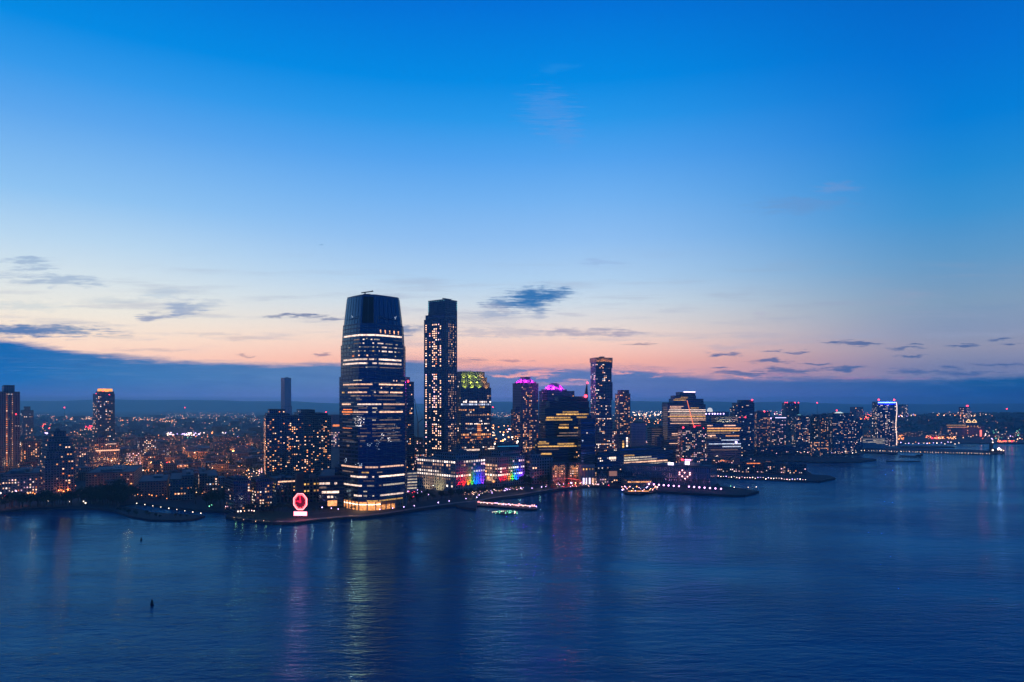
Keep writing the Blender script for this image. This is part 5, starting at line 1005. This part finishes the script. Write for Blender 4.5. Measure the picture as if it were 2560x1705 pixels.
def tree(x,y,label,group,sc_=1.0):
    t,c=TR.choice(PROT); k=sc_*TR.uniform(.8,1.25); o=empty('tree',(x,y,GZ),TR.uniform(0,6.28),label,'tree',group); put('trunk',t,o,(0,0,0),0,(k,k,k)); put('crown',c,o,(0,0,0),0,(k,k,k*TR.uniform(.85,1.1)))
def treeline(pts,n,spread,label,group,sc_=1.0):
    P=[gp(*p,GZ) for p in pts]; L=[(b-a).length for a,b in zip(P,P[1:])]; tot=sum(L)
    for i in range(n):
        s=tot*(i+TR.uniform(.1,.9))/n
        for a,b,l in zip(P,P[1:],L):
            if s<=l: q=a+(b-a)*s/l; break
            s-=l
        tree(q.x+TR.uniform(-spread,spread)*.5,q.y+TR.uniform(0,spread),label,group,sc_)
treeline([(-20,1274),(60,1269),(180,1263),(250,1264),(285,1270)],70,30,'dark leafy tree in the shore park along the left edge','trees of the left shore park',1.25)
treeline([(215,1252),(290,1250),(320,1252)],22,34,'tall dark tree in the clump at the mouth of the canal basin','trees by the canal basin mouth',1.5)
treeline([(285,1278),(330,1288),(400,1296),(480,1295)],14,4,'low dark bush on the spit in front of the canal basin','bushes on the spit',.42)
treeline([(490,1265),(530,1266),(565,1270)],16,22,'dark tree between the canal basin and the glassy apartment blocks','trees by the glassy blocks',1.4)
treeline([(590,1283),(640,1281),(700,1279),(735,1281)],13,12,'dark tree along the back of the lawn beside the red clock','trees behind the lawn',.8)
treeline([(770,1284),(840,1279),(960,1273),(1010,1268)],16,5,'small tree in front of the lit lobby of the tallest tower','trees before the lit lobby',.5)
treeline([(1000,1262),(1060,1252),(1120,1246),(1180,1238)],26,16,'leafy tree between the shore walk and the nearest rainbow building','trees before the nearest rainbow building',.85)
treeline([(1190,1237),(1250,1231),(1310,1224)],16,10,'tree with lamps around it before the second rainbow building','trees before the second rainbow building',.7)
treeline([(1308,1217),(1345,1212),(1378,1209)],14,14,'dense tree before the dark blue ended stone office','trees before the amber cornered office',1.0)
# ================================================================== lamps
def lampmesh(k,r,h):
    b=MB(); b.rod((0,0,0),(0,0,h),.12,5,0,.08); b.rod((0,0,h),(0,-.9,h+.3),.07,4); p=b.mesh('pole',[METAL]); q=MB(); q.ball((0,-.9,h+.2-r*.4),r,0,8,5); return p,q.mesh('lamp_head',[LAMP[k]])
LM={}
def lamp(px,py,k='violet',r=.8,h=7.,label='',group='',top=True):
    """py is the picture row of the glowing head"""
    r=round(r*.72,2); key=(k,r,h)
    if key not in LM: LM[key]=lampmesh(*key)
    Y=depth(py,GZ+h); o=empty('street_lamp',(at(px,Y),Y,GZ),0,label,'street lamp',group); put('pole',LM[key][0],o); put('lamp_head',LM[key][1],o)
for (x,y) in ((806,1268),(829,1270),(846,1272),(950,1273),(982,1270),(1010,1267),(1036,1264)): lamp(x,y,'violet',.75,5.5,'violet white globe lamp on the shore walk before the tallest tower','lamps before the tallest tower')
for (x,y) in ((1055,1229),(1044,1232),(1071,1236),(1020,1228)): lamp(x,y,'violet',.8,6,'violet lamp in the garden left of the nearest rainbow building','lamps in the rainbow building garden')
for (x,y) in ((1096,1256),(1123,1252),(1165,1246),(1192,1243),(1198,1237),(1230,1232)): lamp(x,y,'violet',.75,5.5,'violet lamp on the shore walk before the nearest rainbow building','lamps before the nearest rainbow building')
for (x,y) in ((1262,1226),(1268,1224),(1302,1220),(1330,1220),(1354,1217)): lamp(x,y,'violet',.8,5.5,'violet lamp on the shore walk between the rainbow buildings and the tent','lamps toward the tent')
R=random.Random(5)
for i in range(34): lamp(1180+i*3.9+R.uniform(-1.5,1.5),1233-i*.42+R.uniform(-3.5,3),R.choice(['white','white','violet','warm','pink']),R.uniform(.3,.55),5,'small garden lamp among the trees before the second rainbow building','garden lamps before the second rainbow building')
for i in range(12): lamp(1150+R.uniform(0,45),R.uniform(1226,1238),'warm',.35,4,'small warm lamp among trees right of the nearest rainbow building','warm garden lamps')
for i in range(16): lamp(1010+R.uniform(0,38),R.uniform(1222,1246),R.choice(['pink','violet','red','white','warm']),R.uniform(.35,.7),4,'coloured plaza lamp right of the foot of the tallest tower','plaza lamps')
for i in range(26): lamp(1362+R.uniform(0,125),R.uniform(1206,1217),R.choice(['pink','red','violet','white','warm','sodium']),R.uniform(.35,.65),4,'coloured lamp around the red lit tent','lamps around the tent')
for i in range(10): lamp(1480+R.uniform(0,60),R.uniform(1196,1214),R.choice(['pink','warm','white','red']),R.uniform(.4,.8),5,'lamp on the quay between the colonnade and the ferry barge','quay lamps right of the colonnade')
for (x,y,k,r) in ((172,1241,'white',.9),(215,1257,'white',1.1),(210,1253,'white',.9),(122,1252,'white',.5),(175,1254,'white',.45),(245,1220,'white',.5),(72,1233,'sodium',1.),(88,1234,'sodium',.8),(82,1232,'sodium',.6),(148,1226,'sodium',.9),(160,1228,'sodium',.9),(154,1225,'sodium',.7),(190,1214,'sodium',.7),(178,1228,'sodium',.5),(205,1226,'pink',.6),(2,1232,'white',1.3),(32,1229,'white',1.2),(14,1240,'red',.9),(8,1244,'sodium',.7),(42,1228,'violet',.8),(98,1203,'violet',.8)): lamp(x,y,k,r,6,'bright park lamp on the dark left shore','park lamps on the left shore')
for (x,y) in ((293,1225),(310,1228),(345,1236),(355,1238),(374,1236),(381,1238),(330,1233),(300,1230),(418,1246),(500,1232),(405,1222)): lamp(x,y,'sodium',.62,6,'orange street lamp on the street above the canal basin','street lamps above the canal basin')
for i in range(9): lamp(343+i*20,1258+i*3.1,'white',.62,5,'white lamp along the inner quay of the canal basin','quay lamps of the canal basin')
for (x,y,k) in ((565,1266,'pink'),(588,1267,'pink'),(630,1276,'pink'),(636,1277,'white'),(530,1262,'green'),(524,1265,'green'),(640,1264,'sodium'),(652,1266,'warm'),(668,1265,'warm'),(612,1277,'warm')): lamp(x,y,k,.7,4,'small lamp by the glassy apartment blocks at the canal mouth','lamps at the canal mouth')
for (x,y,k) in ((586,1294,'warm'),(610,1299,'warm'),(640,1303,'warm'),(660,1302,'warm')): lamp(x,y,k,.3,3,'faint lamp on the left rim of the lawn point','rim lamps of the lawn point')
for px in (590,606,640,665): 
    p=gp(px,1294+ (px-590)*.12,GZ); light('POINT','rim_glow',(p.x,p.y,GZ+2.6),250,(.9,.8,.25),None,.3)
for px,py in ((700,1306),(740,1305),(780,1299),(830,1293),(880,1289)): p=gp(px,py,GZ); light('POINT','walk_glow',(p.x,p.y,GZ+4),700,(1,.55,.35),None,.4)
for px,py in ((1180,1245),(1220,1242),(1255,1238),(1300,1232),(1350,1223)): p=gp(px,py,GZ); light('POINT','walk_glow',(p.x,p.y,GZ+4),900,(1,.75,.4),None,.4)
for px,py,e in ((20,1268,900),(55,1264,500),(85,1240,1100),(155,1236,1600),(170,1234,1100)): p=gp(px,py,GZ); light('POINT','sodium_glow',(p.x,p.y,GZ+5),e,(1,.22,.05),None,.4)
for i in range(36): lamp(1782+i*6.6,1191+i*.25+R.uniform(-2.5,1.2),R.choice(['violet','white','pink','white']),R.uniform(.5,.95),4,'small lamp along the quay of the pier housing','quay lamps of the pier housing')
for i in range(30): lamp(1890+i*8.6,1131-.0*i+R.uniform(-3,2),R.choice(['violet','white','white','pink']),R.uniform(.7,1.25),5,'white lamp on the shore walk below the right tower cluster','lamps below the right tower cluster')
for i in range(34): lamp(2100+i*9+R.uniform(-2,2),1108+R.uniform(-4,2.),R.choice(['white','violet','white','sodium']),R.uniform(1.,1.9),8,'lamp along the far right shore road','lamps on the far right shore')
lamp(1925,1127,'red',2.4,5,'red lamp on the shore below the right tower cluster','lamps below the right tower cluster')
# lamps too many to count: glimmering streets of the far districts
def glimmer(name,spec,seed):
    R=random.Random(seed); keys=['white','sodium','violet','red','warm','pink','green']; g=MB()
    for (x0,x1,y0,y1,n,ks,r,zz) in spec:
        for i in range(int(n*2.2)):
            px,py=R.uniform(x0,x1),R.uniform(y0,y1); Y=min(depth(py,zz),9500); r_=r*R.uniform(.3,.85); k=R.choice(ks)
            x=at(px,Y); g.ball((x,Y,zz),r_,keys.index(k),6,4)
    o=g.obj(name,[LAMP[k] for k in keys]); return tag(o,kind='stuff')
S,Wt,V_,Rd,Wm,Pk=['sodium','sodium','warm'],['white','white','warm'],['violet','white'],['red'],['warm','sodium','white'],['pink','warm']
glimmer('distant_street_lights',[(60,640,1052,1100,150,['sodium','sodium','sodium','warm','white'],1.9,11),(200,640,1100,1200,120,['sodium','sodium','warm'],1.05,9),(50,200,1100,1200,60,['sodium','warm','white'],1.0,9),(400,640,1030,1048,50,['sodium','warm'],3.,12),(86,190,1040,1049,40,S,4.,12),(204,234,1042,1050,18,Wm,4.,12),(285,420,1043,1052,46,S,4.,12),(92,128,1036,1048,12,Wt,3,14),(400,480,1044,1056,22,S,3.2,12),(430,640,1034,1060,34,Wm,2.6,12),(610,650,1040,1070,14,Wm,2.6,12),
 (100,130,1058,1072,12,['sodium','red'],3,10),(160,200,1082,1102,26,S,2.2,10),(186,192,1090,1100,3,['sodium'],4,10),(213,230,1064,1072,6,Rd,3.,10),(196,232,1072,1082,8,S,2.2,10),(112,120,1082,1086,2,['violet'],3.4,10),
 (414,500,1078,1088,38,V_,2.7,14),(500,512,1078,1084,3,['white'],4.2,14),(526,532,1080,1083,2,['sodium'],4.6,14),(550,570,1077,1083,8,V_,2,12),(330,345,1066,1074,4,Wt,3.4,12),(388,396,1080,1084,2,['violet'],3.2,12),(408,448,1096,1102,12,['sodium','red'],2.3,10),(468,478,1094,1102,4,['green'],2.2,10),(594,598,1091,1094,1,['violet'],2.6,10),
 (50,105,1095,1112,18,V_,1.9,12),(290,420,1100,1180,40,Wm,1.3,9),(200,330,1105,1190,40,S,1.25,9),(412,422,1152,1172,12,['sodium','red'],1.6,8),(420,640,1095,1175,46,Wm,1.1,9),(330,560,1180,1240,40,['sodium','warm'],.75,7),(560,660,1170,1200,24,Wm,.9,8),(640,660,1170,1190,10,Pk,.9,8),(700,830,1190,1210,0,Wm,.8,8)],71)
glimmer('distant_street_lights',[(1228,1300,1030,1042,22,Wm,3.4,14),(1230,1296,1058,1110,22,Wm,1.7,60),(1270,1276,1071,1074,1,['violet'],3.2,60),(1345,1365,1028,1045,6,Wm,3,14),(1530,1545,1030,1100,12,Wm,2,30),(1574,1670,1028,1040,26,Wt,3.2,64),(1574,1670,1040,1062,20,S,2,50),(1860,1960,1024,1040,16,['red','pink','white'],2.6,64)],72)
glimmer('distant_street_lights',[(2140,2200,1028,1050,20,['sodium','sodium','red'],2.8,68),(2244,2290,1034,1042,12,['white','sodium','violet'],2.6,70),(2330,2480,1030,1040,24,['sodium','white','warm'],2.6,72),(2460,2560,1036,1100,44,['white','warm','green','violet'],2.0,20),(2290,2330,1054,1062,10,['pink','white'],2.,30),(2244,2560,1060,1098,40,Wm,1.6,12),(2315,2345,1088,1096,16,['sodium','red'],2.6,7),(2346,2390,1091,1097,16,['sodium','warm'],2.2,7),(2494,2542,1101,1105,18,['red','sodium'],2.2,5),(2244,2260,1088,1098,8,['sodium'],2.4,7),(2300,2470,1062,1070,14,Wm,1.8,14),(2150,2250,1050,1095,26,Wm,1.7,14)],73)
R=random.Random(15)
for i in range(64):
    px=R.uniform(0,640); Y=R.uniform(1080,2400); light('POINT','street_glow',(at(px,Y),Y,14),R.uniform(7000,24000),(1,.34,.11),None,1.2)
for i in range(16):
    px=R.uniform(1440,1850); Y=R.uniform(1280,1750); light('POINT','street_glow',(at(px,Y),Y,12),R.uniform(4000,9000),(1,.42,.2),None,1.2)
# ================================================================== low streets behind the waterfront: one object per house
HR=random.Random(404)
HM=[facade(c,bay=3.,fh=3.,wr=.42,hr=.5) for c in ((.20,.11,.085),(.24,.17,.13),(.15,.11,.10),(.27,.25,.24))]
RFM=[plain('flat roof a',(.15,.17,.19),.6),plain('flat roof b',(.08,.09,.10),.85),plain('flat roof c',(.26,.28,.30),.55)]
def free(x,y,r):
    return all((x-a)**2+(y-b)**2>(r+c*.8)**2 for a,b,c in FOOT)
def house(x,y,w,d,h,label,group,name,th,lit,litk):
    g=MB(); g.box(-w/2,w/2,-d/2,d/2,0,h,0,1,bottom=False); t=.35
    for q in ((-w/2,w/2,-d/2,-d/2+t),(-w/2,w/2,d/2-t,d/2),(-w/2,-w/2+t,-d/2+t,d/2-t),(w/2-t,w/2,-d/2+t,d/2-t)): g.box(*q,h+.002,h+.8,0)
    for k in range(HR.randint(1,3)):
        cx,cy,s=HR.uniform(-w*.3,w*.3),HR.uniform(-d*.3,d*.3),HR.uniform(.8,2.2); g.box(cx-s,cx+s,cy-s*.7,cy+s*.7,h+.004,h+HR.uniform(1,2.6),1)
    nf=int(h/3)
    for k in range(nf):
        for fc in 'RL':
            L=w if fc=='R' else d
            for j in range(int(L/3)):
                if HR.random()<lit:
                    s=-L/2+(j+.5)*L/int(L/3); z=(k+.5)*3.0; mi=2 if HR.random()<.6 else 3
                    if fc=='R': g.box(s-.75,s+.75,-d/2-.12,-d/2+.05,z-.7,z+.7,mi)
                    else: g.box(-w/2-.12,-w/2+.05,s-.75,s+.75,z-.7,z+.7,mi)
    o=g.obj(name,[HR.choice(HM),HR.choice(RFM),GL[litk[0]],GL[litk[1]]],None,(x,y,GZ),th); return tag(o,label,'building',group)
NH=0; FAR=[]
def district(px0,px1,Y0,Y1,cell,hlo,hhi,p,label,group,name,th,lit,litk,limit=90,clear=()):
    global NH
    n=0; c,s=math.cos(th),math.sin(th); cells=[]
    xs=[at(px,Y) for px in (px0,px1) for Y in (Y0,Y1)]; R0=max(Y1,max(abs(v) for v in xs))*1.5; m=int(R0/cell)
    for i in range(-m,m):
        for j in range(-m,m):
            if i%5==0 or j%4==0: continue
            x=c*i*cell-s*j*cell*.9; y=s*i*cell+c*j*cell*.9
            if not(Y0<y<Y1): continue
            px=x/y*F+CX
            if px0<px<px1: cells.append((y,x))
    cells.sort()
    for y,x in cells:
        if n>=limit or HR.random()>p: continue
        x+=HR.uniform(-2,2); y+=HR.uniform(-2,2); w,d=cell*HR.uniform(.55,.92),cell*HR.uniform(.5,.85); h=3*HR.randint(hlo,hhi)
        if not free(x,y,max(w,d)*.55): continue
        px=x/y*F+CX; py=HY+(H-GZ)*F/y
        if any(a<px<b_ and c2<py<d2 for a,b_,c2,d2 in clear): continue
        house(x,y,w,d,h,label,group,name,th,lit,litk); n+=1
    NH+=n
TL=math.radians(40)
district(250,560,930,1120,24,3,5,.85,'low dark block with a few orange windows on the street above the canal basin','houses above the canal basin','row_house',TL,.07,('amber','orange'),46,clear=[(240,640,1255,1400)])
district(-40,250,960,1250,26,3,6,.8,'low house block with warm windows between the left shore park and the towers behind','houses behind the left shore park','row_house',TL,.11,('warm','amber'),60,clear=[(-50,260,1262,1400)])
district(190,660,1120,1500,30,3,6,.85,'low dark roofed block in the unlit middle of the left streets','roofs in the middle of the left streets','row_house',TL,.05,('amber','warm'),120)
district(40,700,1500,2400,44,3,8,.7,'small far block in the left streets before the hill of lights','far blocks of the left streets','small_block',TL,.13,('amber','orange'),120)
district(1000,1300,1150,2300,40,4,9,.5,'block in the gaps between the central towers','blocks between the central towers','mid_block',TL,.14,('warm','amber'),40)
district(1440,1860,1240,2100,42,4,8,.5,'low block in the dim streets between the right hand towers','blocks between the right hand towers','mid_block',math.radians(12),.14,('warm','pink'),60)
district(2130,2560,2480,3000,60,2,5,.6,'low far block along the far right shore','blocks of the far right shore','shore_block',math.radians(6),.12,('warm','amber'),70)
# the hill beyond: a far town reading as one mass
g=MB(); R=random.Random(88)
for i in range(520):
    px=R.uniform(1220,2620); Y=R.uniform(2900,4200); x=at(px,Y); w,d=R.uniform(14,40),R.uniform(12,30)
    hh=42*step(x,-650,100)+26*step(x,1400,2600); t=(Y-2750)/1950; b_=hh*math.sin(PI*t)**.7*.85
    g.box(x-w/2,x+w/2,Y-d/2,Y+d/2,b_-4,b_+R.choice([8,10,12,14,22]),0 if R.random()<.6 else 1,2)
    for k in range(R.choice([0,0,1,1,2])):
        sx=R.uniform(-w/2,w/2-3); z=b_+R.uniform(2,7); g.box(x+sx,x+sx+2.4,Y-d/2-.3,Y-d/2,z,z+2,3)
for i in range(320):
    px=R.uniform(-40,700); Y=R.uniform(2600,6000); x=at(px,Y); w,d=R.uniform(20,70),R.uniform(14,40)
    g.box(x-w/2,x+w/2,Y-d/2,Y+d/2,-1,R.choice([8,12,16,20,34]),0 if R.random()<.6 else 1,2)
tag(g.obj('distant_rooftops',[HM[0],HM[3],RFM[1],GL['amber']]),kind='stuff')
# wooded mass on far streets
g=MB()
for i in range(2600):
    px=R.uniform(-40,700); Y=R.uniform(1000,2600); x=at(px,Y)
    if not free(x,Y,3): continue
    for k in range(5):
        p=Vector((x+R.gauss(0,2.5),Y+R.gauss(0,2.5),GZ+4+R.uniform(0,5))); a=Vector((R.gauss(0,1),R.gauss(0,1),R.gauss(0,1))).normalized()*2; b_=a.cross(Vector((R.gauss(0,1),R.gauss(0,1),R.gauss(0,1)))).normalized()*1.6
        g.face([p-a,p+b_,p+a,p-b_])
tag(g.obj('foliage',[LEAF]),kind='stuff')
g=MB()
for i in range(1800):
    px=R.uniform(1220,2620); Y=R.uniform(2820,3900); x=at(px,Y); hh=42*step(x,-650,100)+26*step(x,1400,2600); t=(Y-2750)/1950; b_=hh*math.sin(PI*t)**.7
    for k in range(4):
        p=Vector((x+R.gauss(0,5),Y+R.gauss(0,5),b_+R.uniform(0,9))); a=Vector((R.gauss(0,1),R.gauss(0,1),R.gauss(0,1))).normalized()*4.5; c_=a.cross(Vector((R.gauss(0,1),R.gauss(0,1),R.gauss(0,1)))).normalized()*3.5
        g.face([p-a,p+c_,p+a,p-c_])
tag(g.obj('foliage',[LEAF]),kind='stuff')
# masts with red lamps on the far ridge
for (px,py,Y) in ((161,1019,4200),(462,1019,4600),(2043,1007,4300),(1862,1007,4200),(1700,1005,4300),(1232,1018,4000),(2517,1022,4300),(815,1030,4200)):
    z=hz(py,Y); o=empty('radio_mast',(at(px,Y),Y,GZ),0,'thin far mast tipped with a red lamp on the skyline','mast','far masts'); g=MB(); g.rod((0,0,0),(0,0,z-GZ),1.6,4,0,.5); g.obj('mast',METAL,o); g=MB(); g.ball((0,0,z-GZ),3.2); g.obj('beacon',LAMP['red'],o)
# ================================================================== piers, barges, buoys
def pier(name,label,cat,pts,z,rail=True,mat=None,pile=10):
    P=[gp(*p) for p in pts]; c=sum(P,Vector())/len(P); a=sum(P[i].x*P[(i+1)%len(P)].y-P[(i+1)%len(P)].x*P[i].y for i in range(len(P)))
    if a<0: P.reverse()
    o=empty(name,(c.x,c.y,0),0,label,cat); g=MB(); q=[(p.x-c.x,p.y-c.y) for p in P]; g.prism(q,z-.8,z); g.obj('deck',mat or BLACK,o)
    g=MB(); n=len(q)
    for i in range(n):
        A,B_=Vector((*q[i],0)),Vector((*q[(i+1)%n],0)); L=(B_-A).length; m=max(1,int(L/pile))
        for k in range(m): p=A+(B_-A)*k/m; p=p*.985; g.rod((p.x,p.y,-1.8),(p.x,p.y,z-.8),.45,5)
    g.obj('pile',BLACK,o); return o,c
o,c=pier('pier','long dark pier with a row of small white lamps at far right','pier',[(2150,1119),(2300,1122),(2480,1128.5),(2512,1132.5),(2505,1136),(2440,1136.5),(2300,1131),(2150,1126)],2.2)
for i in range(44):
    px=2155+i*7.4+R.uniform(-2,2); Y=depth(1126.5+i*.19,3.4); g=MB(); g.ball((0,0,0),R.uniform(.3,.7)); g.rod((0,0,-2),(0,0,0),.1,4); g.obj('lamp',[LAMP[R.choice(['white','warm','white'])]],o,(at(px,Y)-c.x,Y-c.y,4.2))
pier('pier','short dark timber pier left of the long lamp lined pier','pier',[(2163,1130),(2246,1132),(2244,1135.5),(2163,1132.5)],2.)
o,c=pier('barge','dark flat barge moored alone off the right shore','barge',[(2249,1140),(2303,1142.5),(2303,1145),(2249,1143)],2.2); g=MB(); g.box(14,20,-4,4,2.2,5.5); g.box(24,27,-3,3,2.2,7); g.obj('cabin',BLACK,o)
pier('barge','low dark breakwater float beyond the pier housing','barge',[(2215,1152),(2300,1153.5),(2300,1155),(2215,1154)],1.)
# light ship at the end of the long pier
Y=depth(1133); o=empty('ferry_station',(at(2483,Y),Y,0),0,'dark ferry station glaring with white and violet lamps at the tip of the long pier','building')
g=MB(); g.box(-14,22,-9,9,0,5); g.box(-10,-4,-6,0,5,26); g.box(0,16,-6,6,5,9); g.obj('wall',BLACK,o)
g=MB(); g.prism([(-15,-10),(23,-10),(23,10),(-15,10)],9,11.5,0,0,[(-4,-3),(14,-3),(14,3),(-4,3)]); g.obj('roof',METAL,o)
for (x,z,r,k) in ((7,12,2.4,'violet'),(5,10,1.7,'white'),(-8,8,1.5,'white'),(-8,27,1.3,'white'),(12,9,2.2,'white'),(18,7,1.2,'warm')): g=MB(); g.ball((0,0,0),r); g.obj('lamp',LAMP[k],o,(x,-10.5,z))
# pier in front of the pier warehouse: lamps along the edge
R=random.Random(6)
for i,px in enumerate((1622,1634.5,1647,1659,1671,1684,1697,1722,1735,1748,1761,1774.5,1788,1802)):
    py=1209.5+i*.9; Y=depth(py,6.5); o=empty('pier_lamp',(at(px,Y),Y,GZ),0,'glowing violet pink lamp in the row along the warehouse pier edge','street lamp','violet lamps on the warehouse pier'); key=('pinkv',1.15,4.0)
    if key not in LM: LAMP['pinkv']=glow('lamp pink violet',(.95,.42,1.),4.5,.25); LM[key]=lampmesh('pinkv',1.15,4.0)
    put('pole',LM[key][0],o); put('lamp_head',LM[key][1],o)
for (px,py,k) in ((1870,1218,'white'),(1826,1215,'green'),(1890,1217,'white'),(1835,1218,'white')): lamp(px,py,k,.7,4,'small lamp on the bare outer end of the warehouse pier','lamps on the bare pier end')
# ferry barge with many lamps
o,c=pier('ferry_barge','oval floating ferry landing strung with pink and amber lamps','barge',[(1558,1229),(1575,1224),(1620,1224),(1648,1229),(1640,1233),(1600,1238),(1562,1236)],1.8)
g=MB(); q=[(-22,-4),(8,-8),(24,2),(18,8),(-14,8)]; g.prism(q,5.6,6.2,0,0,[(a*.9,b_*.9) for a,b_ in q]); g.obj('canopy',METAL,o)
g=MB(); [g.rod((a,b_,1.8),(a,b_,5.6),.2,4) for a,b_ in q]; g.obj('post',METAL,o)
for i in range(30):
    a=2*PI*i/30; x,y=24*math.cos(a)-1,-2+9*math.sin(a)+(x if False else 0)*0; z=R.choice([2.6,3.2,4.2,6.8,7.4]); k=R.choice(['pink','pink','sodium','warm','violet']); g=MB(); g.ball((0,0,0),R.uniform(.35,.75)); g.obj('lamp',LAMP[k],o,(x,y,z))
g=MB(); g.box(-18,10,-9.4,-9.1,2.1,2.9); g.obj('deck_light',SL['amber'],o)
# lit boat pier with masts
o,c=pier('gangway_pier','floating pier with glaring white pink light strips and thin dark mooring poles','pier',[(1191,1261),(1215,1260.5),(1270,1266),(1343,1271.5),(1343,1275.5),(1330,1277),(1260,1271),(1191,1266)],1.5)
A=gp(1193,1262); B_=gp(1341,1272.5); d=(B_-A)
STR=glow('pier strip pink',(1,.48,.45),1.9,.1,.5)
for s,e,off,z in ((0,.30,-1.,3.2),(.31,.62,-1.2,3.0),(.63,.99,-1.4,2.8),(.1,.5,2.5,3.6),(.55,.9,2.,3.4)):
    g=MB(); p=A+d*s-c; q=A+d*e-c; g.rod((p.x,p.y-off,z),(q.x,q.y-off,z),.33,5); g.obj('light_strip',STR,o)
for i in range(46):
    t=(i+.5)/46; p=A+d*t-c; k=R.choice(['pink','pink','white','violet','red' if R.random()<.3 else 'pink']); g=MB(); g.ball((0,0,0),R.uniform(.25,.55)); g.obj('lamp',LAMP[k],o,(p.x+R.uniform(-1,1),p.y+R.uniform(-2.5,1),R.uniform(2.2,4.4)))
for i in range(14):
    t=.24+.74*i/13+R.uniform(-.012,.012); p=A+d*t-c; g=MB(); g.rod((p.x,p.y+3,-1),(p.x,p.y+3,R.uniform(6,9)),.28,5); g.obj('mooring_pole',BLACK,o)
g=MB(); 
p,q=A+d*.02-c,A+d*.28-c; g.rod((p.x,p.y+3.2,3.9),(q.x,q.y+3.2,3.9),.8,4); g.obj('canopy',METAL,o)
# dark dock with green lamps
o,c=pier('marina_float','small dark dock dotted with green white lamps below the lit pier','pier',[(1231,1280),(1262,1276.5),(1296,1279),(1290,1285),(1262,1287.5),(1240,1284.5)],.9)
for i in range(34):
    px=1232+R.uniform(0,62); py=R.choice([1277,1279,1281.5,1283])+R.uniform(-.7,.7); 
    if i<14: px=1231+i*4.7; py=1280-2.6*math.sin(PI*i/13)
    P_=gp(px,py,1.6); g=MB(); g.ball((0,0,0),R.uniform(.28,.42)); g.obj('lamp',LAMP['green' if R.random()<.75 else 'white'],o,(P_.x-c.x,P_.y-c.y,1.5))
# buoys
for (px,py,hh,rr_,txt) in ((380,1513,3.4,.75,'near dark channel buoy standing in the left open water'),(353,1350,2.4,.7,'far dark channel buoy off the spit')):
    p=gp(px,py); o=empty('channel_buoy',(p.x,p.y,0),0,txt,'buoy'); g=MB(); g.rod((0,0,-.5),(0,0,.9),rr_*1.25,12); g.obj('float',BLACK,o); g=MB(); g.rod((0,0,.9),(0,0,hh*.85),rr_,10,0,rr_*.55); g.obj('body',BLACK,o); g=MB(); g.ball((0,0,hh*.9),rr_*.45); g.obj('top_mark',BLACK,o)
# ------------------------------------------------------------------ air
HAZE_D=9e-5
hb=MB(); hb.box(-21900,21900,-1400,20900,-2.0,300); hm=bpy.data.materials.new('evening air'); hm.use_nodes=True; nt=hm.node_tree
for n in list(nt.nodes):
    if n.type=='BSDF_PRINCIPLED': nt.nodes.remove(n)
pv=nt.nodes.new('ShaderNodeVolumePrincipled'); pv.inputs['Color'].default_value=(.34,.80,1,1); pv.inputs['Density'].default_value=HAZE_D; pv.inputs['Anisotropy'].default_value=.6
out=[n for n in nt.nodes if n.type=='OUTPUT_MATERIAL'][0]; nt.links.new(pv.outputs[0],out.inputs['Volume'])
if HAZE_D: tag(hb.obj('haze',hm),kind='stuff')
# ------------------------------------------------------------------ render settings
sc.render.engine='CYCLES'; cy=sc.cycles
cy.max_bounces=5; cy.diffuse_bounces=2; cy.glossy_bounces=3; cy.transmission_bounces=1; cy.volume_bounces=1; cy.transparent_max_bounces=4
cy.sample_clamp_indirect=2; cy.sample_clamp_direct=0; cy.caustics_reflective=True; cy.use_denoising=True; cy.denoiser='OPENIMAGEDENOISE'; cy.use_light_tree=True; cy.filter_width=1.5
try: cy.denoising_input_passes='RGB_ALBEDO_NORMAL'
except Exception: pass
vs=sc.view_settings; vs.view_transform='Standard'; vs.look='None'; vs.exposure=0; vs.gamma=1; vs.use_curve_mapping=False
